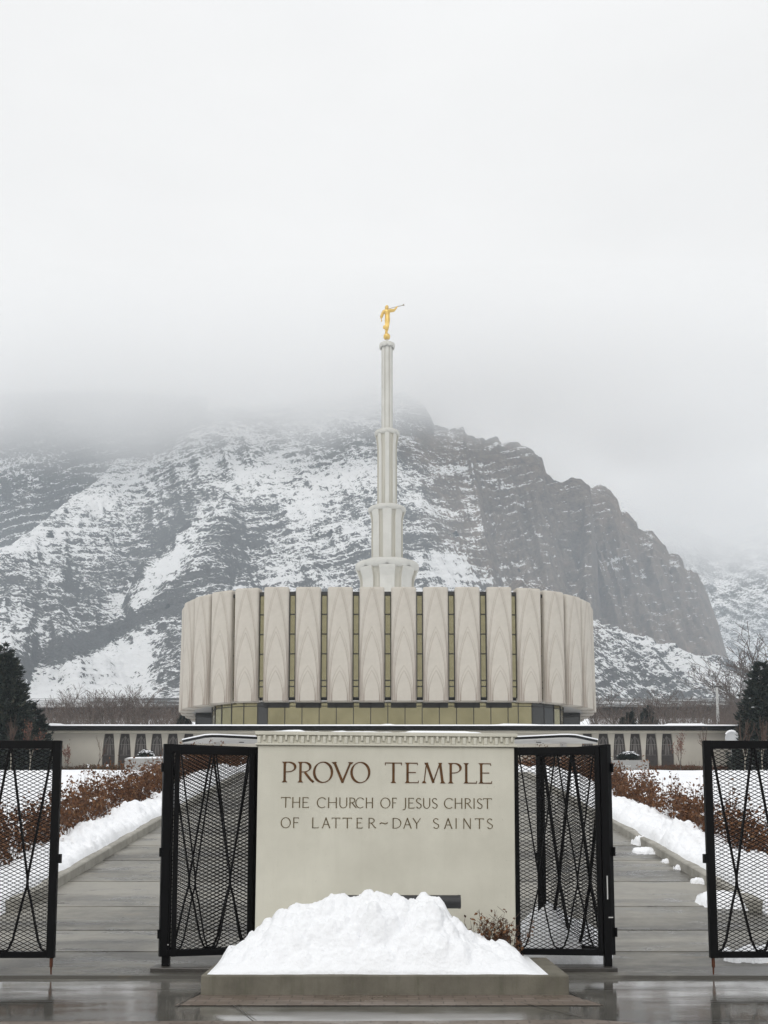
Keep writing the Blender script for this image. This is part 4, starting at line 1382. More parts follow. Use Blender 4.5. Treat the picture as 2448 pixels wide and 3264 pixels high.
inscription('PROVOTEMPLE', [(213, 292), (303, 392), (388, 503), (498, 613), (602, 717), (800, 900), (918, 995), (1015, 1145), (1168, 1244), (1258, 1332), (1345, 1420)],
            271, 389, 0.125, 0.045, True, M['bronze'], 'top line in large dark bronze serif capitals')
inscription('THECHURCHOFJESUSCHRIST', [(208, 262), (272, 317), (330, 366), (412, 464), (476, 526), (540, 586), (598, 638), (632, 682), (692, 733), (775, 833), (843, 870), (903, 926), (936, 970), (980, 1012), (1021, 1063), (1072, 1104),
             (1142, 1194), (1204, 1248), (1262, 1303), (1311, 1321), (1333, 1364), (1368, 1419)], 474, 534, 0.098, 0.058, False, M['bronze_pale'], 'middle line in slim olive bronze capitals')
inscription('OFLATTER~DAYSAINTS', [(208, 265), (279, 313), (387, 422), (440, 492), (498, 546), (560, 614), (640, 673), (708, 750), (772, 818), (846, 896), (905, 958), (960, 1009), (1078, 1113), (1140, 1192), (1207, 1216), (1250, 1300), (1320, 1373), (1390, 1423)],
            590, 650, 0.098, 0.058, False, M['bronze_pale'], 'bottom line in widely spaced olive bronze capitals')

# ------------------------------------------------------------------ plinth, paving, snow pile, lamp
PY0, PY1 = 9.93, 11.28
plx0, plx1 = pxx(640, 3108, PY0), pxx(1814, 3108, PY0)
PH = pxz(3108, PY0)
MB().box(plx0, plx1, PY0, PY1, -0.15, PH).build('plinth', M['plinth'], bevel=0.015)
tag(bpy.data.objects['plinth'], 'low damp concrete plinth under the snow pile before the sign', 'plinth')
# pavers and slabs in front of it, each sheet a few millimetres above the other
def sheet(name, pts, z, mat, label=None):
    me = bpy.data.meshes.new(name); me.from_pydata([(x, y, z) for x, y in pts], [], [tuple(range(len(pts)))]); me.update()
    return tag(link(name, me, mat), label, kind='structure')
def G(px, py, z=0.0):
    """Ground point under a pixel on the level forecourt."""
    p0 = Vector((0, 0, EYE)); d = PX(px, py, 10.0) - p0
    k = (z - EYE) / d.z
    q = p0 + d * k
    return (q.x, q.y)
sheet('paver_strip', [(plx0, PY0 + 0.02), G(556, 3207), G(1925, 3207), (plx1, PY0 + 0.02)][::1], 0.0065, M['pavers'], 'narrow band of brown pavers along the plinth')
sheet('paver_strip', [G(-40, 3258), G(-40, 3300), G(2500, 3300), G(1890, 3252), G(1350, 3256)], 0.0065, M['pavers'], 'second band of brown pavers at the bottom of the photo')
for (a, b) in (((560, 3213), (640, 3164)), ((1815, 3164), (1865, 3192)), ((742, 3206), (818, 3256)), ((1655, 3196), (1856, 3246))):
    (xa, ya), (xb, yb) = G(*a), G(*b)
    d = Vector((xb - xa, yb - ya, 0)).normalized(); nn = Vector((-d.y, d.x, 0)) * 0.006
    sheet('pavement_joint', [(xa - nn.x, ya - nn.y), (xb - nn.x, yb - nn.y), (xb + nn.x, yb + nn.y), (xa + nn.x, ya + nn.y)], 0.0085, M['dark_curb'])
for yj in (8.62, 9.55, 10.30):
    for xa, xb in ((-9, plx0 - 0.05 if yj > 9.9 else -2.6), (plx1 + 0.05 if yj > 9.9 else 2.4, 9)):
        sheet('pavement_joint', [(xa, yj - 0.008), (xb, yj - 0.008), (xb, yj + 0.008), (xa, yj + 0.008)], 0.0075, M['dark_curb'])


def lumps(X, Y, H, n, seed, r0, r1, amp, where):
    """Adds n rounded clods to a height field."""
    rg = random.Random(seed)
    xmin, xmax, ymin, ymax = X.min(), X.max(), Y.min(), Y.max()
    out = np.zeros_like(H)
    for _ in range(n):
        x, y = rg.uniform(xmin, xmax), rg.uniform(ymin, ymax)
        if not where(x, y): continue
        r_ = rg.uniform(r0, r1) ; q = rg.uniform(0.7, 1.4); a = rg.uniform(0.5, 1.1) * amp
        th = rg.uniform(0, math.pi); c, s_ = math.cos(th), math.sin(th)
        m = (np.abs(X - x) < 1.5 * r_) & (np.abs(Y - y) < 1.5 * r_)
        dx, dy = X[m] - x, Y[m] - y
        u, v = (dx * c + dy * s_) / r_, (-dx * s_ + dy * c) / (r_ * q)
        out[m] = np.maximum(out[m], a * r_ * np.sqrt(np.clip(1 - u * u - v * v, 0, 1)))
    return H + out


nx_, ny_ = 300, 130
ppx = np.array([655, 664, 690, 740, 800, 850, 905, 950, 1000, 1060, 1110, 1150, 1170, 1200, 1225, 1250, 1300, 1345, 1380, 1395, 1420, 1450, 1480, 1500, 1560, 1620, 1640, 1665, 1700, 1742, 1752], float)
ppy = np.array([3100, 3066, 3036, 2996, 2952, 2924, 2904, 2894, 2892, 2886, 2880, 2864, 2856, 2858, 2868, 2878, 2884, 2878, 2874, 2878, 2892, 2912, 2932, 2960, 2985, 3006, 3014, 3022, 3065, 3098, 3107], float)
ridgeY = 10.72
snx0, snx1 = pxx(655, 3100, PY0), pxx(1752, 3100, PY0)
xsn = np.linspace(snx0, snx1, nx_)
# silhouette height over the ridge line, read along the pile
rx = np.array([pxx(a, b, ridgeY) for a, b in zip(ppx, ppy)]); rz = np.array([pxz(b, ridgeY) for b in ppy])
sil = np.interp(xsn * (ridgeY / PY0) ** 0.6, rx, rz) - PH
sil = np.clip(sil, 0.0, 2)
vv = np.linspace(0, 1, ny_)
Yp = PY0 + 0.015 + vv * (11.33 - PY0)
Xg, Yg = np.meshgrid(xsn, Yp)
fr_ = np.clip((Yg - PY0 - 0.015) / (ridgeY - PY0), 0, 1)
shape = np.where(Yg < ridgeY, 0.10 * fr_ ** 0.25 + 0.90 * np.sin(np.pi / 2 * fr_ ** 1.02) ** 1.15, 1 - 0.55 * np.clip((Yg - ridgeY) / (11.33 - ridgeY), 0, 1) ** 1.3)
Hh = sil[None, :] * shape
edge = np.clip(np.minimum((Xg - snx0), (snx1 - Xg)) / 0.12, 0, 1) ** 0.5
H0 = Hh.copy()
body = sstep(0.0, 0.25, Hh)
Hh = Hh - 0.03 * body + body * (0.17 * (fbm(Xg * 2.2, Yg * 2.6, 41) - 0.5) + 0.06 * (ridged(Xg * 4, Yg * 5, 44, 3) - 0.5))
top_ = sstep(0.45, 0.8, H0 / np.maximum(sil[None, :], 0.05)) * sstep(0.4, 0.7, sil)[None, :]
Hl = lumps(Xg, Yg, np.zeros_like(Hh), 1500, 7, 0.025, 0.10, 0.9, lambda x, y: True)
Hh = Hh + (Hl - 0.035) * body * (0.55 + 0.9 * top_ * sstep(0.35, 0.6, fbm(Xg * 1.5, Yg * 1.5, 60)) + 0.5 * sstep(-0.5, -1.3, Xg))
Hh = Hh + body * 0.75 * lumps(Xg, Yg, np.zeros_like(Hh), 130, 17, 0.06, 0.17, 0.75, lambda x, y: True) * sstep(0.42, 0.55, fbm(Xg * 1.1, Yg * 1.1, 71))
Hh = Hh + body * 0.05 * (fbm(Xg * 14, Yg * 14, 48) - 0.5) * (1 + top_)
Hh = np.maximum(Hh * edge, 0)
Yg = Yg + (1 - vv[:, None]) ** 3 * (0.015 + 0.075 * (fbm(Xg * 3.2, Xg * 0 + 5, 66) - 0.35) * (Xg < 9))
Hh[0] = -0.01; Hh[:, 0] = -0.01; Hh[:, -1] = -0.01
me = np_mesh('snow_pile', np.stack([Xg, Yg, PH + 0.003 + Hh], -1), grid_faces(nx_, ny_), True)
tag(link('snow_pile', me, M['snow_lumpy']), 'large shovelled heap of snow on the plinth before the sign', 'snow pile')

lampY = 10.98
la, lb = PX(1052, 2873, lampY), PX(1468, 2876, lampY)
lamp = empty('tube_lamp', ((la + lb) / 2), 0, 'dark horizontal tube floodlight half buried behind the snow heap', 'floodlight')
L = (lb - la).length / 2
r_ = 21 / F_PX * lampY
prof = [(-L, r_ * 0.9), (-L, r_), (L - 0.03, r_), (L - 0.03, r_ * 1.02), (L, r_ * 1.02), (L, r_ * 0.9)]
hm = MB(); hm.tube([(x, 0, 0) for x, _ in prof], [q for _, q in prof], 32); hm.build('housing', M['lamp_grey'], lamp, smooth=False)
bm_ = MB()
for x in (-0.4, 0.4): bm_.box(x - 0.03, x + 0.03, -0.03, 0.03, -(la.z - PH) , -r_ * 0.9)
bm_.build('bracket', M['lamp_grey'], lamp)

# ------------------------------------------------------------------ gates
LEAF_W, LEAF_H = 1.12, 2.37


def leaf_parts(root, w, h, cells, side=0.086, top=0.092, bot=0.068, scuff=False):
    fm = MB()
    D_ = 0.032
    fm.box(0, side, -D_, D_, 0, h); fm.box(w - side, w, -D_, D_, 0, h)
    fm.box(side + 0.0005, w - side - 0.0005, -D_ + 0.001, D_ - 0.001, h - top, h - 0.001)
    fm.box(side + 0.0005, w - side - 0.0005, -D_ + 0.001, D_ - 0.001, 0.001, bot)
    fm.build('frame', M['black'], root, bevel=0.004)
    x0, x1, z0, z1 = side, w - side, bot, h - top
    # expanded mesh: two families of slanting strands clipped to the opening
    mm_ = MB()
    dx, dz = 0.087, 0.042
    sl = dz / dx
    for fam in (1, -1):
        c = z0 - (x1 - x0) * sl
        while c < z1 + (x1 - x0) * sl:
            # line z = c + fam*sl*(x - x0) for fam 1;  mirrored for fam -1
            xa, xb = x0, x1
            za = c if fam == 1 else c + sl * (x1 - x0)
            f_ = lambda x: za + fam * sl * (x - x0)
            lo, hi = x0, x1
            xz0, xz1 = x0 + (z0 - za) / (fam * sl), x0 + (z1 - za) / (fam * sl)
            lo, hi = max(lo, min(xz0, xz1)), min(hi, max(xz0, xz1))
            if hi - lo > 0.004:
                p, q = Vector((lo, 0, f_(lo))), Vector((hi, 0, f_(hi)))
                d = (q - p).normalized()
                mm_.obox((p + q) / 2 + Vector((0, 0.0016 * fam, 0)), d, Vector((0, 1, 0)), d.cross(Vector((0, 1, 0))), (q - p).length / 2, 0.0026, 0.0036)
            c += dz
    mm_.build('mesh_panel', M['black'], root)
    # bent flat bars: they part from the top, cross at two thirds and sweep into U bends at the bottom
    W = (x1 - x0) / cells
    ih = z1 - z0
    zx = z0 + ih * 0.345

    def strap(pts, y):
        bmx = MB()
        pts = [Vector((p[0], y, p[1])) for p in pts]
        vs, fs = [], []
        for i, p in enumerate(pts):
            d = (pts[min(i + 1, len(pts) - 1)] - pts[max(i - 1, 0)]).normalized()
            nn = Vector((d.z, 0, -d.x)) * 0.0078
            for sgn, yy in ((1, -0.020), (1, 0.020), (-1, 0.020), (-1, -0.020)): vs.append(p + nn * sgn + Vector((0, yy, 0)))
        for i in range(len(pts) - 1):
            for k in range(4): fs.append((4 * i + k, 4 * i + (k + 1) % 4, 4 * i + 4 + (k + 1) % 4, 4 * i + 4 + k))
        fs += [(3, 2, 1, 0), tuple(4 * (len(pts) - 1) + k for k in range(4))]
        bmx.add(vs, fs)
        bmx.build('bar', M['black'], root)

    for c in range(cells):
        for fam in (1, -1):
            xa = x0 + c * W if fam == 1 else x0 + (c + 1) * W
            xb = x0 + (c + 1) * W if fam == 1 else x0 + c * W
            s_ = fam
            top_p = (xa + s_ * 0.012, z1)
            mid = ((xa + xb) / 2, zx)
            end_x = xb - s_ * 0.155 * W
            pts = [top_p, (top_p[0] + (mid[0] - top_p[0]) * 0.5, (z1 + zx) / 2), (mid[0] - s_ * 0.012 * W, zx + 0.03 * ih), (mid[0] + s_ * 0.012 * W, zx - 0.03 * ih)]
            pts += [(mid[0] + (end_x - mid[0]) * f_, zx + (z0 - zx) * f_) for f_ in (0.3, 0.6, 0.84)]
            pts += [(end_x - s_ * 0.012 * W, z0 + 0.08), (end_x + s_ * 0.02 * W, z0 + 0.035), (end_x + s_ * 0.07 * W, z0 + 0.012), (xb - s_ * 0.004, z0 + 0.006)]
            strap(pts, -0.004 if fam == 1 else 0.0005)
    return root


leaf = empty('gate_leaf')
leaf_parts(leaf, LEAF_W, LEAF_H, 2)
dbm = MB(); dbm.tube([(LEAF_W - 0.035, 0.0, -0.001), (LEAF_W - 0.035, 0.0, -0.10)], 0.018, 10); dbm.tube([(LEAF_W - 0.035, 0, -0.1001), (LEAF_W - 0.033, 0, -0.185)], [0.011, 0.008], 8)
dbm.build('drop_bolt', M['rust'], leaf)
MB().box(LEAF_W + 0.001, LEAF_W + 0.035, -0.03, 0.03, 1.02, 1.12).build('latch', M['black'], leaf)
hg = MB()
for z in (0.25, 1.15, 2.1): hg.tube([(-0.012, -0.03, z - 0.05), (-0.012, -0.03, z + 0.05)], 0.016, 10)
hg.build('hinge', M['black'], leaf)
leaf2, leaf3, leaf4 = copy_tree(leaf), copy_tree(leaf), copy_tree(leaf)


def place(o, hx, hy, tx, ty, z, label):
    o.location = (hx, hy, z); o.rotation_euler = (0, 0, math.atan2(ty - hy, tx - hx))
    tag(o, label, 'gate leaf', 'black mesh gate leaves')


GY = 11.12
zlf = pxz(3053, GY)
xr_ = pxx(186, 2700, GY)
place(leaf, xr_ - LEAF_W, GY - 0.02, xr_, GY, zlf, 'black mesh gate leaf cut off by the left edge of the photo')
xl_ = pxx(2251, 2700, GY)
place(leaf2, xl_ + LEAF_W, GY + 0.02, xl_, GY, zlf, 'black mesh gate leaf cut off by the right edge of the photo')
hx, hy = pxx(514, 2700, 11.36), 11.36
place(leaf3, hx, hy, hx + LEAF_W * math.cos(R(24)), hy + LEAF_W * math.sin(R(24)), pxz(3049, 11.36), 'black mesh gate leaf folded back close behind the panel left of the sign')
hx, hy = pxx(1949, 2700, 11.46), 11.46
place(leaf4, hx, hy, hx - LEAF_W * math.cos(R(52)), hy + LEAF_W * math.sin(R(52)), pxz(3044, 11.46), 'black mesh gate leaf swung back at an angle behind the panel right of the sign')

PLY = 11.42
for (xa, ya, xb, yb, zbot, zt__, label) in (
        (552, PLY, 806, PLY + 0.24, 3049, 2378, 'fixed black mesh panel between the left post and the sign'),
        (1640, PLY + 0.10, 1916, PLY, 3046, 2380, 'fixed black mesh panel between the sign and the right post')):
    p0 = Vector((pxx(xa, 2700, ya), ya, 0)); p1 = Vector((pxx(xb, 2700, yb), yb, 0))
    root = empty('fence_panel', (p0.x, p0.y, pxz(zbot, PLY)), math.atan2(p1.y - p0.y, p1.x - p0.x), label, 'fence panel', 'fixed mesh panels beside the sign')
    leaf_parts(root, (p1 - p0).length, pxz(zt__, PLY) - pxz(zbot, PLY), 2, 0.055, 0.092, 0.07)
for (px_c, label, sgn) in ((537, 'black square gate post with white scuffs, left of the sign', 1), (1929, 'black square gate post with a white scratch, right of the sign', -1)):
    x = pxx(px_c, 2700, PLY)
    root = empty('gate_post', (x, PLY, 0), 0, label, 'gate post', 'black gate posts beside the sign')
    zt = pxz(2372 if sgn > 0 else 2376, PLY)
    MB().box(-0.042, 0.042, -0.042, 0.042, 0.0, zt - 0.01).build('post', M['black'], root, bevel=0.004)
    MB().box(-0.048, 0.048, -0.048, 0.048, zt - 0.0095, zt).build('cap', M['black'], root, bevel=0.003)
    for (zc, hgt, dx, lean) in (((1.08, 0.014, 0.0, 0.9), (0.86, 0.075, 0.012, 0), (0.32, 0.02, 0.01, 0)) if sgn > 0 else ((0.95, 0.13, 0.005, 0.05), (0.62, 0.03, 0.036, 0))):
        pm_ = MB().obox((dx, -0.0435, zc), Vector((math.cos(lean), 0, -math.sin(lean))) if lean > .5 else Vector((1, 0, lean)).normalized(), (0, 1, 0), (0, 0, 1) if lean < .5 else Vector((math.sin(lean), 0, math.cos(lean))), 0.006 if hgt > 0.03 else 0.025, 0.001, hgt if hgt > 0.03 else 0.006)
        pm_.build('paint_scuff', M['white_scuff'], root)
for (xa, xb, label) in ((487, 700, 'low dark wet kerb under the mesh panel left of the sign'), (1700, 1961, 'low dark wet kerb under the mesh panel right of the sign')):
    a, b = pxx(xa, 3090, 11.4), pxx(xb, 3090, 11.4)
    tag(MB().box(a, b, 11.26, 11.56, -0.1, 0.085).build('footing', M['dark_curb'], bevel=0.012), label, 'footing')

# ------------------------------------------------------------------ snow beside the ramp
def walk_hit(px, py):
    """Where the ramp shows at a pixel."""
    lo, hi = 9.0, 60.0
    d = PX(px, py, 1.0) - Vector((0, 0, EYE))
    for k in range(4000):
        y = lo + k * 0.01
        if EYE + d.z * y <= g1(y): return (d.x * y, y, g1(y))
    return (d.x * hi, hi, g1(hi))


for sx, label in ((-1, 'ridge of cleared snow along the kerb left of the walkway'), (1, 'ridge of cleared snow along the kerb right of the walkway')):
    ysb = np.arange(13.3, 52, 0.035); us_ = np.linspace(0, 1.5, 42)
    U, Yb = np.meshgrid(us_, ysb)
    off = KX + 0.10 + 0.10 * (fbm(Yb * 1.1, Yb * 0, 3 + sx) - 0.3) * 1.5
    start = sstep(14.3, 15.2, Yb)
    off = off * start + (KX + 0.2 + 0.5 * fbm(Yb * 2, U, 8)) * (1 - start)
    Xb = off + U
    hgt = 0.30 + 0.14 * (fbm(Yb * 0.55, Yb * 0, 14 + sx) - 0.5) * 2
    prof_ = np.clip(U / 0.42, 0, 1) ** 0.55 * (1 - 0.60 * sstep(0.55, 1.45, U))
    Hb = 0.72 * hgt * prof_ * (0.35 + 0.65 * start)
    base = Hb.copy()
    Hb = Hb + (0.16 * (fbm(Xb * 2.4, Yb * 2.4, 24 + sx) - 0.5)) * np.clip(base / 0.2, 0, 1)
    Lm = lumps(Xb, Yb, np.zeros_like(Hb), 7500, 30 + sx, 0.045, 0.15, 1.25, lambda x, y: True)
    Hb = Hb + Lm * (0.8 + 0.6 * sstep(0.4, 0.62, fbm(Xb * 1.3, Yb * 0.9, 33)))* np.clip(base / 0.25, 0, 1)
    Hb = Hb + 0.10 * (fbm(Xb * 9, Yb * 9, 5) - 0.5) * np.clip(base / 0.15, 0, 1)
    zb2 = gz(Yb) + np.where(U < 0.16, 0.172, 0.10)
    Zb = zb2 + Hb
    Zb[:, 0] = gz(ysb) + 0.16; Zb[:, -1] = gz(ysb) + 0.02; Zb[0] = gz(13.3) - 0.05
    V = np.stack([sx * Xb, Yb, Zb], -1)
    me = np_mesh('snow_bank', V, grid_faces(len(us_), len(ysb)), True)
    tag(link('snow_bank', me, M['snow_lumpy']), label, 'snow bank', 'snow banks along the kerbs')


def clod(px, py, size, label, seed, flat=0.5, wide=1.6):
    x, y, z = walk_hit(px, py)
    rg = random.Random(seed)
    n = 34
    a, b_ = np.meshgrid(np.linspace(-1, 1, n), np.linspace(-1, 1, n))
    rr_ = np.sqrt((a) ** 2 + (b_) ** 2) + 0.62 * (fbm(a * 2.4 + seed, b_ * 2.0, seed) - 0.5) * 2
    h = np.clip(1 - rr_ * 1.15, 0, 1) ** 0.5 * (np.maximum(np.abs(a), np.abs(b_)) < 0.97)
    h = h * (0.6 + 0.8 * fbm(a * 2.5, b_ * 2.5 + seed, seed + 2)) * size * flat
    Hc = lumps(a * size * wide, b_ * size, np.zeros_like(h), 60, seed, size * 0.12, size * 0.35, 0.6, lambda x, y: True)
    h = h + Hc * np.clip(h / (size * 0.12), 0, 1) * 0.8
    V = np.stack([a * size * wide, b_ * size, np.where(h > 0.001, h + 0.012, -0.03) + (gz(y + b_ * size) - z)], -1)
    me = np_mesh('snow_clod', V, grid_faces(n, n), True)
    o = link('snow_clod', me, M['snow_lumpy'])
    o.location = (x, y, z)
    tag(o, label, 'snow lump', 'lumps of snow fallen on the walkway')
for args in ((2053, 2692, .22, 'highest of the snow lumps fallen off the right kerb onto the walkway', 1, .8, 1.2), (2078, 2718, .24, 'flat snow lump lying just below the highest one by the right kerb', 2, .3, 1.6), (2115, 2722, .18, 'round snow lump touching the right kerb below the highest lumps', 3, .6, 1.3),
             (2139, 2749, .12, 'small thin snow lump alone midway down the right kerb', 4, .4, 1.7), (2168, 2770, .11, 'small round snow lump below the thin one near the right kerb', 5, .6, 1.2), (2238, 2815, .15, 'snow lump half hidden by the right gate leaf frame', 6, .5, 1.3),
             (2420, 3052, .34, 'ragged snow patch on the pavement under the right gate leaf', 7, .28, 1.5), (2330, 2880, .50, 'wide snow patch at the end of the right kerb, seen through the mesh', 8, .25, 1.4)):
    clod(*args)
# snow heap behind the right-hand panel
xq0, xq1 = pxx(1628, 3000, 12.3), pxx(1950, 3000, 12.3)
a, b_ = np.meshgrid(np.linspace(xq0, xq1, 80), np.linspace(11.66, 13.2, 60))
u, v = (a - (xq0 + xq1) / 2) / ((xq1 - xq0) / 2), (b_ - 12.42) / 0.76
h = np.clip(1 - np.abs(u) ** 2.6 - np.abs(v) ** 2.2, 0, 1) ** 0.7 * (0.30 + 0.26 * np.exp(-((u + 0.25) / 0.35) ** 2))
h = h + 0.12 * (fbm(a * 4, b_ * 4, 9) - 0.5) * np.clip(h / 0.15, 0, 1)
h = h + lumps(a, b_, np.zeros_like(h), 260, 4, 0.05, 0.16, 0.5, lambda x, y: True) * np.clip(h / 0.2, 0, 1) * 0.6
me = np_mesh('snow_heap', np.stack([a, b_, gz(b_) + np.where(h > 0.004, h + 0.015, -0.04)], -1), grid_faces(80, 60), True)
tag(link('snow_heap', me, M['snow_lumpy']), 'snow heap on the walkway behind the mesh panel right of the sign', 'snow pile')

# ------------------------------------------------------------------ plants
def tubes(segs, sides=4):
    """Tapered pieces as one mesh: segs = [(p0, p1, r0, r1)]."""
    P0 = np.array([s[0] for s in segs]); P1 = np.array([s[1] for s in segs])
    r0 = np.array([s[2] for s in segs]); r1 = np.array([s[3] for s in segs])
    d = P1 - P0
    d /= np.maximum(np.linalg.norm(d, axis=1, keepdims=True), 1e-6)
    ref = np.where(np.abs(d[:, 2:3]) > 0.9, np.array([[1.0, 0, 0]]), np.array([[0, 0, 1.0]]))
    a = np.cross(d, ref); a /= np.linalg.norm(a, axis=1, keepdims=True)
    b = np.cross(d, a)
    V = []
    for P, r_ in ((P0, r0), (P1, r1)):
        for k in range(sides):
            t_ = 2 * np.pi * k / sides
            V.append(P + (a * np.cos(t_) + b * np.sin(t_)) * r_[:, None])
    V = np.stack(V, 1)                                    # n, 2*sides, 3
    n = len(segs)
    base = (np.arange(n) * 2 * sides)[:, None, None]
    k = np.arange(sides)
    F_ = np.stack([k, (k + 1) % sides, sides + (k + 1) % sides, sides + k], -1)[None] + base
    return V.reshape(-1, 3), F_.reshape(-1, 4)


def leaves(P, size, rs, up=0.0, aspect=0.55, D=None):
    """Small bent rhombic leaves at points P."""
    n = len(P)
    if D is None:
        D = rs.normal(size=(n, 3)); D[:, 2] += up
    D = D / np.linalg.norm(D, axis=1, keepdims=True)
    Nn = rs.normal(size=(n, 3)); S = np.cross(D, Nn); S /= np.maximum(np.linalg.norm(S, axis=1, keepdims=True), 1e-6)
    U = np.cross(S, D)
    L = (size * rs.uniform(0.6, 1.3, n))[:, None]
    w = L * aspect * 0.5
    a, c = P, P + D * L
    m = P + D * L * 0.45 + U * L * rs.uniform(0.05, 0.25, n)[:, None]
    V = np.stack([a, m + S * w, c, m - S * w], 1).reshape(-1, 3)
    F_ = np.arange(4 * n).reshape(n, 4)
    return V, F_


def hedge(name, label, sx, y0, y1, xa, xb, hgt, dens, mat, size=0.075, snow=True, seed=1, ragged=0.35, zoff=0.1, cat='hedge'):
    rs = np.random.RandomState(seed)
    root = empty(name, (sx * (xa + xb) / 2, (y0 + y1) / 2, g1((y0 + y1) / 2)), 0, label, cat, 'hedges')
    ox, oy, oz = root.location
    nplant = int((y1 - y0) * (xb - xa) * dens)
    segs, LP, tint, SN = [], [], [], []
    for i in range(nplant):
        px_, py_ = sx * rs.uniform(xa, xb), rs.uniform(y0, y1)
        gzz = float(gz(py_)) + zoff
        hh = hgt * (0.62 + 0.5 * float(fbm(px_ * 0.8, py_ * 0.8, seed))) * rs.uniform(0.85, 1.12)
        tp = rs.uniform(0.15, 0.85)
        for s_ in range(5):
            ang = rs.uniform(0, 2 * np.pi); sp = rs.uniform(0.05, 0.32)
            p = np.array([px_ - ox, py_ - oy, gzz - oz - 0.1]); hs = hh * rs.uniform(0.7, 1.0 + ragged * rs.rand())
            d = np.array([math.cos(ang) * sp, math.sin(ang) * sp, 1.0])
            pts = [p]
            for q in range(3):
                d2 = d + rs.normal(size=3) * 0.13
                pts.append(pts[-1] + d2 * (hs + 0.1) / 3)
            for q in range(3): segs.append((pts[q], pts[q + 1], 0.007 - 0.0018 * q, 0.0055 - 0.0016 * q))
            nl = int(14 * rs.uniform(0.4, 1.3))
            for q in range(nl):
                f_ = rs.uniform(0.30, 1.0) ** 0.8 * 3
                k = min(int(f_), 2)
                pt = pts[k] + (pts[k + 1] - pts[k]) * (f_ - k)
                LP.append(pt + rs.normal(size=3) * 0.055)
                tint.append(np.clip(0.5 * tp + 0.5 * rs.rand() + rs.normal() * 0.08, 0, 1))
            if snow and rs.rand() < 0.07: SN.append(pts[3] + rs.normal(size=3) * 0.05)
    V, F_ = tubes(segs, 3)
    link('stems', np_mesh('stems', V, F_), M['twig'], root)
    LP = np.array(LP)
    V, F_ = leaves(LP, size, rs, -0.2, 0.62)
    me = np_mesh('foliage', V, F_); face_attr(me, 'tint', tint)
    link('foliage', me, mat, root)
    if SN:
        SN = np.repeat(np.array(SN), 5, 0) + rs.normal(size=(len(SN) * 5, 3)) * np.array([0.03, 0.03, 0.012])
        V, F_ = leaves(SN, 0.045, rs, 0.2, 0.8)
        tag(link('snow_flecks', np_mesh('snow_flecks', V, F_), M['snow'], root), kind='stuff')
    return root


hedge('hedge', 'rust brown leafy hedge running up the slope left of the walkway', -1, 13.9, 53, 6.1, 7.5, 0.86, 9, M['leaf_brown'], 0.085, True, 3, 0.6)
hedge('hedge', 'rust brown leafy hedge running up the slope right of the walkway', 1, 14.6, 53, 6.25, 7.35, 0.70, 8.5, M['leaf_brown'], 0.085, True, 8, 0.85)


def bed(label, xa, xb, Y, hgt, mat, seed, n, red=0.3):
    rs = np.random.RandomState(seed)
    root = empty('low_hedge', ((xa + xb) / 2, Y, g1(Y)), 0, label, 'low hedge', 'low hedges along the wing wall')
    P = np.stack([rs.uniform(xa, xb, n) - (xa + xb) / 2, rs.uniform(-0.6, 0.9, n), np.zeros(n)], -1)
    hmax = hgt * (0.55 + 0.8 * fbm(P[:, 0] * 0.5, P[:, 1], seed))
    P[:, 2] = rs.uniform(0, 1, n) ** 0.7 * hmax + 0.2
    V, F_ = leaves(P, 0.16, rs, 0.5, 0.5)
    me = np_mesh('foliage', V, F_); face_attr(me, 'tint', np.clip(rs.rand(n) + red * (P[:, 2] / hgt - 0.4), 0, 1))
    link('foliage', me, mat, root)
    segs = []
    for i in range(int((xb - xa) * 8)):
        x, y = rs.uniform(xa, xb) - (xa + xb) / 2, rs.uniform(-0.5, 0.8)
        h = hgt * rs.uniform(0.6, 1.5)
        segs.append(((x, y, 0), (x + rs.normal() * 0.2, y + rs.normal() * 0.2, 0.2 + h), 0.02, 0.008))
    V, F_ = tubes(segs, 3)
    link('stems', np_mesh('stems', V, F_), M['twig'], root)


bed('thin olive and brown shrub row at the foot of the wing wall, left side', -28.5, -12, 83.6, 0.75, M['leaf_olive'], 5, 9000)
bed('reddish shrub row at the foot of the wing wall, right side', 12.5, 29.0, 83.6, 0.85, M['leaf_olive'], 6, 11000, 0.9)


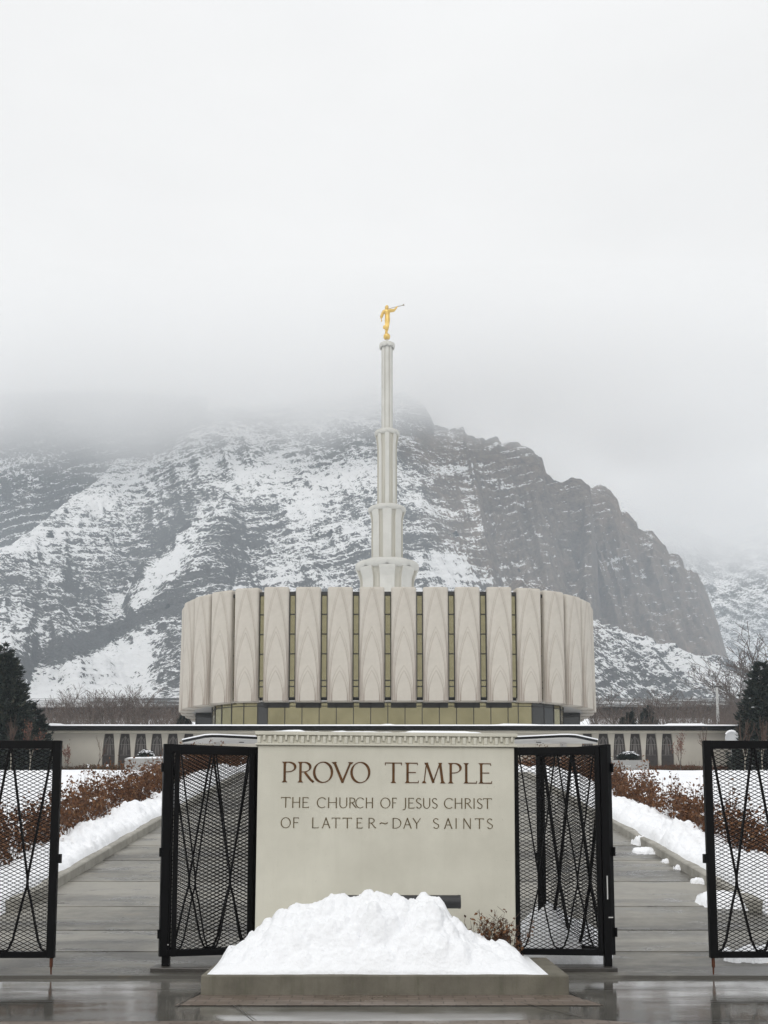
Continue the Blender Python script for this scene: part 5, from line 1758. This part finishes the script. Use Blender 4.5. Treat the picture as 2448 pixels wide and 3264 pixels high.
def bare_tree(seed, h, spread=0.55, fork=0.22, stems=1, twig_r=0.012, density=1.0, leafy=0):
    """Trunk pieces, twig pieces and leaf points of a leafless tree."""
    rg = random.Random(seed)
    trunk, crown, tips = [], [], []

    def grow(p, d, L, r_, lev):
        n = 3 if lev < 2 else 2
        q = p
        for i in range(n):
            d = (d + Vector((rg.gauss(0, 0.10), rg.gauss(0, 0.10), rg.gauss(0.02, 0.05))) * (1 + 0.3 * lev)).normalized()
            q2 = q + d * (L / n)
            ra, rb = r_ * (1 - 0.30 * i / n), r_ * (1 - 0.30 * (i + 1) / n)
            (trunk if lev < 2 else crown).append((tuple(q), tuple(q2), max(ra, twig_r), max(rb, twig_r * 0.8)))
            q = q2
            if lev >= 1 and lev < 4 and rg.random() < 0.85 * density: side(q, d, L * rg.uniform(0.45, 0.75), rb * 0.6, lev + 1)
        if lev < 4:
            for _ in range(2 if lev else 3): side(q, d, L * rg.uniform(0.6, 0.85), r_ * 0.62, lev + 1)
        else:
            tips.append(tuple(q))

    def side(p, d, L, r_, lev):
        a = Vector((rg.gauss(0, 1), rg.gauss(0, 1), rg.gauss(0, 1)))
        a = (a - d * a.dot(d)).normalized()
        nd = (d + a * rg.uniform(0.4, 1.0) * spread * 1.5 + Vector((0, 0, 0.25))).normalized()
        grow(p, nd, L, r_, lev)

    for s_ in range(stems):
        lean = 0.05 if stems == 1 else 0.38
        grow(Vector((rg.gauss(0, 0.15) * (stems > 1), rg.gauss(0, 0.15) * (stems > 1), -0.3)), Vector((rg.gauss(0, lean), rg.gauss(0, lean), 1)).normalized(), h * 0.34, h * (0.018 if stems == 1 else 0.010), 0)
    top = max(s[1][2] for s in trunk + crown)
    k = h / top
    sc_ = lambda lst: [(tuple(Vector(a) * k), tuple(Vector(b) * k), r0, r1) for a, b, r0, r1 in lst]
    return sc_(trunk), sc_(crown), [tuple(Vector(t_) * k) for t_ in tips]


def tree_obj(name, seed, h, label=None, cat='tree', group=None, bark='bark', twig='twig_grey', **kw):
    tr, cw, tips = bare_tree(seed, h, **kw)
    root = empty(name, label=label, cat=cat, group=group)
    V, F_ = tubes(tr, 6); link('trunk', np_mesh('trunk', V, F_, True), M[bark], root)
    V, F_ = tubes(cw, 3); link('crown', np_mesh('crown', V, F_), M[twig], root)
    return root, tips


protos = []
for i, (st, sp) in enumerate(((1, 0.55), (4, 0.5), (1, 0.75), (5, 0.55), (3, 0.62))):
    r_, _ = tree_obj('bare_tree', 50 + i, 10.0, stems=st, spread=sp, twig_r=0.021, density=0.95 if st == 1 else 0.62)
    protos.append([r_, False])


def put_tree(px, ytop, Y, kind, label, wide=1.0):
    root, used = protos[kind]
    o = copy_tree(root) if used else root
    protos[kind][1] = True
    x = pxx(px, 2300, Y); z = g1(Y)
    h = (pxz(ytop, Y) - z) * 1.12
    s_ = h / 10.0
    o.location = (x, Y, z - 0.2); o.scale = (s_ * wide, s_ * wide, s_); o.rotation_euler = (0, 0, (px * 0.37) % 6.28)
    tag(o, label, 'tree', 'bare trees behind the wing')


for px, yt, Y, k, lab, wd in (
        (165, 2225, 150, 1, 'bare bushy tree beside the big dark conifer, above the left end of the wing roof', 1.3), (212, 2212, 165, 0, 'slim bare tree second from the left conifer, behind the wing', 1.0), (252, 2200, 140, 3, 'many stemmed bare tree behind the wing above the thin sapling', 1.2),
        (300, 2215, 175, 2, 'pale bare tree behind the wing, before a broad fan shaped one', 1.1), (335, 2232, 150, 4, 'short bare tree above the first arched windows on the left', 1.3), (392, 2200, 138, 3, 'broad brown fan shaped bare tree, largest of those left of the drum', 1.7),
        (445, 2190, 168, 0, 'tall bare tree behind the fan shaped one left of the drum', 1.1), (478, 2222, 150, 1, 'low spreading bare tree left of the drum', 1.5), (522, 2232, 160, 4, 'bare tree next to the small dark evergreen left of the drum', 1.4), (557, 2236, 178, 2, 'bare tree partly covered by the left end of the drum', 1.2),
        (1915, 2218, 160, 4, 'bare tree touching the right end of the drum', 1.3), (1955, 2202, 140, 2, 'upright bare tree just right of the drum', 1.3), (2030, 2232, 172, 1, 'low bare tree between the two small evergreens right of the drum', 1.4), (2100, 2215, 150, 3, 'dense bare tree right of the small evergreens', 1.3),
        (2142, 2200, 142, 0, 'forked bare tree between the evergreens and the pale pole', 1.3), (2196, 2225, 165, 4, 'bare tree left of the pale pole', 1.4), (2245, 2235, 180, 1, 'short bare tree close to the left of the pale pole', 1.4), (2325, 2215, 190, 3, 'bare tree right of the pale pole, below the hillside', 1.3),
        (2372, 2165, 230, 4, 'tall bare tree between the pale pole and the right conifer', 1.5), (2412, 2095, 240, 3, 'large bare tree rising behind the right conifer', 1.6), (2452, 2040, 250, 1, 'tallest bare tree, at the right edge of the photo', 1.8)):
    put_tree(px, yt, Y, k, lab, wd)

# brush behind the wing that reads as one mass
rs = np.random.RandomState(12)
segs = []
for i in range(3600):
    left = rs.rand() < 0.5
    px = rs.uniform(120, 600) if left else rs.uniform(1880, 2480)
    Y = rs.uniform(106, 235)
    x = pxx(px, 2300, Y); z = g1(Y)
    h = rs.uniform(1.5, 5.2) * (0.6 + 0.8 * float(fbm(x * 0.12, Y * 0.05, 3)))
    p = np.array([x, Y, z]); 
    d = np.array([rs.normal() * 0.22, rs.normal() * 0.22, 1.0])
    q = p + d * h * 0.5; r2 = q + (d + rs.normal(size=3) * 0.2) * h * 0.5
    segs += [(p, q, 0.03, 0.022), (q, r2, 0.022, 0.012)]
    for k in range(3):
        s_ = p + (q - p) * rs.uniform(0.4, 1.0)
        segs.append((s_, s_ + np.array([rs.normal() * 0.5, rs.normal() * 0.5, rs.uniform(0.5, 1.2)]) * h * 0.3, 0.018, 0.01))
for i in range(1500):
    px = rs.uniform(2270, 2520); Y = rs.uniform(150, 330)
    x = pxx(px, 2300, Y); z = g1(Y)
    h = rs.uniform(2.5, 6.5) * (0.5 + 0.9 * sstep(2260, 2440, px))
    p = np.array([x, Y, z]); d = np.array([rs.normal() * 0.25, rs.normal() * 0.25, 1.0])
    q = p + d * h * 0.45
    segs.append((p, q, 0.05, 0.035))
    for k in range(6):
        s_ = p + (q - p) * rs.uniform(0.4, 1.0)
        e_ = s_ + np.array([rs.normal() * 0.5, rs.normal() * 0.5, rs.uniform(0.5, 1.2)]) * h * 0.32
        segs += [(s_, e_, 0.03, 0.018), (e_, e_ + np.array([rs.normal() * 0.4, rs.normal() * 0.4, rs.uniform(0.3, 0.9)]) * h * 0.2, 0.018, 0.01)]
V, F_ = tubes(segs, 3)
tag(link('brush_thicket', np_mesh('brush_thicket', V, F_), M['twig_grey']), 'leafless brown brush on the slope behind the wing', kind='stuff')


def conifer(name, loc, h, rad, n, seed, label, needle=0.45, snow=0.0, cat='conifer', group=None, low=0.03):
    rs = np.random.RandomState(seed)
    root = empty(name, loc, 0, label, cat, group)
    MB().tube([(0, 0, -0.4), (0, 0, h * 0.5), (0, 0, h * 0.98)], [h * 0.022, h * 0.013, 0.015], 8).build('trunk', M['bark'], root)
    nb = int(n / 22)
    f_ = low + (1 - low) * (1 - np.sqrt(rs.rand(nb))) ** 0.92
    az = rs.uniform(0, 2 * np.pi, nb)
    Rm = rad * (1 - f_) ** 0.72 * (0.55 + 0.75 * fbm(az * 1.6 + 20, f_ * 9, seed)) * rs.uniform(0.72, 1.10, nb) + 0.06
    P, D, tint = [], [], []
    segs = []
    for i in range(nb):
        o = np.array([0, 0, f_[i] * h]); dr = np.array([math.cos(az[i]), math.sin(az[i]), 0.0])
        rise = 0.34 * f_[i] + 0.12
        tipz = Rm[i] * (rise - 0.25)
        segs.append((o, o + dr * Rm[i] * 0.9 + np.array([0, 0, tipz * 0.8]), 0.018 + 0.02 * (1 - f_[i]), 0.006))
        m = 22
        u = rs.uniform(0.12, 1.0, m) ** 0.75
        pts = o[None] + dr[None] * (u * Rm[i])[:, None]
        pts[:, 2] += u * u * tipz + rs.normal(size=m) * 0.05 * Rm[i]
        side = np.array([-dr[1], dr[0], 0])
        sp = rs.normal(size=m) * 0.20 * Rm[i] * (1.1 - u)
        pts = pts + side[None] * sp[:, None]
        dd = dr[None] * 0.8 + side[None] * (rs.normal(size=m) * 0.6)[:, None] + np.array([0, 0, 0.55])[None] + rs.normal(size=(m, 3)) * 0.25
        P.append(pts); D.append(dd)
        tint.append(np.clip(0.35 + 0.35 * u + rs.normal(size=m) * 0.22, 0, 1))
    P, D, tint = np.concatenate(P), np.concatenate(D), np.concatenate(tint)
    V, F_ = leaves(P, needle, rs, 0, 0.30, D)
    me = np_mesh('crown', V, F_); face_attr(me, 'tint', tint)
    link('crown', me, M['needle'], root)
    V, F_ = tubes(segs, 4); link('branches', np_mesh('branches', V, F_), M['bark'], root)
    if snow:
        pick = rs.rand(len(P)) < snow
        bmx = MB()
        for p in P[pick]:
            r_ = rs.uniform(0.06, 0.2)
            bmx.lathe([(0.01, r_ * 0.35), (r_ * 0.7, r_ * 0.22), (r_, 0), (r_ * 0.6, -r_ * 0.15)], 8, (p[0], p[1], p[2] + 0.05))
        bmx.build('snow_tufts', M['snow'], root, smooth=True)
    return root


yc = 78.5
conifer('conifer', (pxx(4, 2300, yc), yc, g1(yc)), pxz(2048, yc) - g1(yc), 4.0, 30000, 3, 'big dark conifer at the left edge of the photo, hiding the end of the wing', 0.42)
conifer('conifer', (pxx(112, 2300, 81.5), 81.5, g1(81.5)), pxz(2238, 81.5) - g1(81.5), 2.1, 11000, 9, 'shorter dark conifer leaning against the big one at the left end of the wing', 0.36)
yc = 82.5
conifer('conifer', (pxx(2430, 2300, yc), yc, g1(yc)), pxz(2108, yc) - g1(yc), 3.5, 26000, 5, 'dark conifer with snow flecks at the right edge, by the end of the wing', 0.40, 0.006)
for px, yt, Y, rad, lab in ((590, 2262, 125, 1.6, 'small dark evergreen just left of the drum behind the wing roof'), (2003, 2262, 125, 1.7, 'small dark evergreen just right of the drum behind the wing roof'), (2066, 2248, 150, 2.0, 'brownish evergreen between bare trees right of the drum')):
    conifer('small_evergreen', (pxx(px, 2300, Y), Y, g1(Y)), pxz(yt, Y) - g1(Y), rad, 5000, int(px), lab, 0.5, 0, 'evergreen', 'small evergreens behind the wing')

# saplings before the wing
for px, yt, Y, seed, lab, bark, twig, nleaf, lm in (
        (300, 2345, 80, 71, 'thin bare sapling before the left wing wall, near the first arched window', 'bark', 'twig', 0, None), (2170, 2330, 81, 72, 'slim sapling with withered red leaves before the right wing wall', 'bark', 'twig', 230, 'leaf_red'),
        (2255, 2312, 80, 73, 'faint bare sapling before the blank right part of the wing wall', 'bark', 'twig', 24, 'leaf_red'), (215, 2372, 79, 74, 'sapling with reddish leaves beside the left gate leaf frame', 'bark', 'twig', 200, 'leaf_red'),
        (36, 2278, 72, 75, 'pale trunked bare tree before the big left conifer, nearest the photo edge', 'bark_pale', 'twig', 0, None), (95, 2296, 73, 76, 'pale trunked tree with reddish leaves before the left conifer', 'bark_pale', 'twig', 150, 'leaf_red'),
        (2371, 2275, 74, 78, 'pale trunked bare tree before the right conifer, left of its fellow', 'bark_pale', 'twig', 0, None), (2428, 2280, 75, 79, 'pale trunked bare tree at the right edge before the conifer', 'bark_pale', 'twig', 0, None)):
    h = pxz(yt, Y) - g1(Y)
    root, tips = tree_obj('sapling', seed, h, lab, 'sapling', 'saplings before the wing', bark, twig, stems=1, spread=0.42, twig_r=0.008, density=0.7)
    root.location = (pxx(px, 2400, Y), Y, g1(Y)); root.scale = (0.55, 0.55, 1.0)
    if nleaf:
        rs = np.random.RandomState(seed)
        tp = np.array(tips); tp = tp[rs.randint(0, len(tp), nleaf)] + rs.normal(size=(nleaf, 3)) * 0.12
        V, F_ = leaves(tp, 0.17, rs, -0.4, 0.6); me = np_mesh('foliage', V, F_); face_attr(me, 'tint', rs.rand(nleaf)); link('foliage', me, M[lm], root)

# shrubs on the planters
for px, yt, Y, lab, seed, wd in ((466, 2397, 70.7, 'dark little shrub with snow on the left planter wall', 1, 0.62), (2002, 2402, 70.7, 'dark flat shrub under snow on the right planter wall', 2, 0.80)):
    rs = np.random.RandomState(seed)
    zb3 = pxz(2419, Y)
    root = empty('planter_shrub', (pxx(px, 2410, Y), Y, zb3), 0, lab, 'shrub')
    n = 1500
    P = rs.normal(size=(n, 3)); P /= np.linalg.norm(P, axis=1, keepdims=True); P *= rs.rand(n, 1) ** 0.35
    P[:, 2] = np.abs(P[:, 2]); hgt_ = pxz(yt, Y) - zb3 + 0.1
    P *= np.array([wd, 0.5, hgt_])
    V, F_ = leaves(P, 0.13, rs, 0.3); me = np_mesh('foliage', V, F_); face_attr(me, 'tint', rs.rand(n)); link('foliage', me, M['needle'], root)
    segs = [((0, 0, -0.05), tuple(P[i] * 0.9), 0.012, 0.005) for i in range(60)]
    V, F_ = tubes(segs, 3); link('stems', np_mesh('stems', V, F_), M['twig'], root)
    bmx = MB()
    for i in range(n):
        if P[i, 2] > 0.55 * hgt_ * math.sqrt(max(0, 1 - (P[i, 0] / wd) ** 2)) and rs.rand() < 0.22:
            r_ = rs.uniform(0.04, 0.11); bmx.lathe([(0.005, r_ * 0.5), (r_ * 0.7, r_ * 0.35), (r_, 0)], 7, tuple(P[i] + np.array([0, 0, 0.05])))
    bmx.build('snow_tufts', M['snow'], root, smooth=True)

# twiggy shrub by the sign
rs = np.random.RandomState(21)
yq = 11.05
root = empty('sign_shrub', (pxx(1585, 2990, yq), yq, PH), 0, 'small brown twiggy shrub with dead leaves, between snow heap and sign', 'shrub')
segs, LP = [], []
for i in range(95):
    bx = rs.uniform(-0.27, 0.20); p = np.array([bx, rs.uniform(-0.08, 0.10), 0.0])
    hh = (0.47 if bx > -0.1 else 0.40) * rs.uniform(0.55, 1.0)
    d = np.array([rs.normal() * 0.22 + bx * 0.5, rs.normal() * 0.12, 1.0])
    q = p
    for k in range(4):
        q2 = q + (d + rs.normal(size=3) * 0.22) * hh / 4
        segs.append((q, q2, 0.0045 - 0.0008 * k, 0.0038 - 0.0008 * k))
        if k > 0 and rs.rand() < 0.7: segs.append((q2, q2 + np.array([rs.normal() * .06, rs.normal() * .04, rs.uniform(.02, .09)]), 0.0028, 0.0015))
        for _ in range(rs.poisson(2.6 if k < 3 else 1.0)): LP.append(q2 + rs.normal(size=3) * 0.022)
        q = q2
V, F_ = tubes(segs, 4); link('stems', np_mesh('stems', V, F_), M['twig'], root)
LP = np.array(LP); V, F_ = leaves(LP, 0.048, rs, -0.5, 0.6); me = np_mesh('foliage', V, F_); face_attr(me, 'tint', np.clip(rs.rand(len(LP)) * 0.9, 0, 1)); link('foliage', me, M['leaf_brown'], root)

# ------------------------------------------------------------------ small far things
Y = 172.0
x = pxx(2287, 2250, Y); z0 = g1(Y); zt = pxz(2191, Y)
pole = empty('utility_pole', (x, Y, z0), 0, 'pale pole with a thin crossarm behind the right part of the wing', 'pole')
MB().lathe([(0.26, -0.3), (0.24, (zt - z0) * 0.5), (0.20, zt - z0)], 14).build('shaft', M['pole'], pole, smooth=True)
MB().box(-1.25, 1.25, -0.10, 0.10, zt - z0 + 0.005, zt - z0 + 0.16).build('crossarm', M['core'], pole)
Y = 82.0
c = PX(2334, 2353, Y)
dish = empty('satellite_dish', (c.x, Y, g1(Y)), 0, 'round white dish with a snow cap at the right end of the wing', 'satellite dish')
hz_ = c.z - g1(Y)
dmb = MB()
seg, rad_ = 32, 0.58
prof = [(rad_ * f_, 0.16 * f_ * f_) for f_ in (0.02, 0.3, 0.6, 0.85, 1.0)] + [(rad_ * f_, 0.16 * f_ * f_ + 0.02) for f_ in (1.0, 0.85, 0.6, 0.3, 0.02)]
vs = [(r_ * math.cos(2 * math.pi * k / seg), -q + 0.2, hz_ + r_ * math.sin(2 * math.pi * k / seg)) for r_, q in prof for k in range(seg)]
fs = [(i * seg + k, i * seg + (k + 1) % seg, (i + 1) * seg + (k + 1) % seg, (i + 1) * seg + k) for i in range(len(prof) - 1) for k in range(seg)]
dmb.add(vs, fs).build('reflector', M['dish'], dish, smooth=True)
dm2 = MB().tube([(0, 0.35, -0.3), (0, 0.35, hz_ + 0.1)], 0.05, 10); dm2.obox((0, 0.28, hz_), (1, 0, 0), (0, 1, 0), (0, 0, 1), 0.06, 0.06, 0.06)
dm2.build('mast', M['pole'], dish)
sm_ = MB()
for k in range(9):
    a = math.pi * (0.22 + 0.56 * k / 8)
    r_ = 0.10 + 0.05 * math.sin(math.pi * k / 8)
    sm_.lathe([(0.01, r_ * 0.9), (r_ * 0.7, r_ * 0.6), (r_, 0), (r_ * 0.6, -r_ * 0.4)], 10, (rad_ * math.cos(a), 0.12, hz_ + rad_ * math.sin(a)))
sm_.build('snow_cap', M['snow'], dish, smooth=True)
Y = 78.0
c0, c1 = PX(2308, 2462, Y), PX(2376, 2462, Y)
bench = empty('stone_bench', ((c0.x + c1.x) / 2, Y, g1(Y)), 0, 'low stone bench under snow near the right conifer', 'bench')
w = (c1.x - c0.x) / 2
hb = c0.z - g1(Y)
MB().box(-w, w, 0, 0.5, hb - 0.12, hb).build('seat', M['planter'], bench, bevel=0.02)
for sgn in (-1, 1): MB().box(sgn * w * 0.7 - 0.08, sgn * w * 0.7 + 0.08, 0.08, 0.42, -0.3, hb - 0.121).build('leg', M['planter'], bench)
a, b_ = np.meshgrid(np.linspace(-w + 0.01, w - 0.01, 40), np.linspace(0.01, 0.49, 12))
hh_ = hb - 0.01 + 0.15 * sstep(0, 0.12, np.minimum(np.minimum(a + w, w - a), np.minimum(b_, 0.5 - b_))) * (0.8 + 0.4 * fbm(a * 3, b_ * 3, 2))
link('snow_cap', np_mesh('snow_cap', np.stack([a, b_, hh_], -1), grid_faces(40, 12), True), M['snow'], bench)

# lone dark junipers dotted over the mountain
jun = None
k_ = 2448 / 1659
for dx_, dy_, hp, lab in ((143, 1109, 17, 'round dark juniper high on the left snowy spur'), (108, 1160, 24, 'dark juniper on the left slope below the high round one'), (984, 1160, 20, 'lone dark juniper on the snow just right of the spire'), (716, 1152, 15, 'dark juniper left of the lower spire'),
                       (684, 1160, 13, 'smaller dark juniper left of its neighbour beside the lower spire'), (362, 1312, 15, 'dark juniper above the left end of the drum'), (232, 1168, 15, 'dark juniper in the middle of the left slope'), (1120, 1236, 12, 'small juniper under the cliff right of the drum top')):
    d2 = (mPX - dx_ * k_) ** 2 + (mPY - dy_ * k_) ** 2
    d2 = np.where(d2 < 25, mY * 1e-3 + d2 * 0.05, 1e9)
    i = np.unravel_index(np.argmin(d2), d2.shape)
    p = (float(mX[i]), float(mY[i]), float(mZ[i]))
    hm_ = hp * p[1] / F_PX
    if jun is None:
        jun = conifer('juniper', (0, 0, 0), 1.0, 0.52, 1600, 77, None, 0.16, 0, 'juniper', 'lone junipers on the mountain', 0.05)
        o = jun
    else:
        o = copy_tree(jun)
    o.location = (p[0], p[1], p[2] - 0.15 * hm_); o.scale = (hm_ * 1.0, hm_ * 1.0, hm_ * 1.2)
    o['label'] = lab
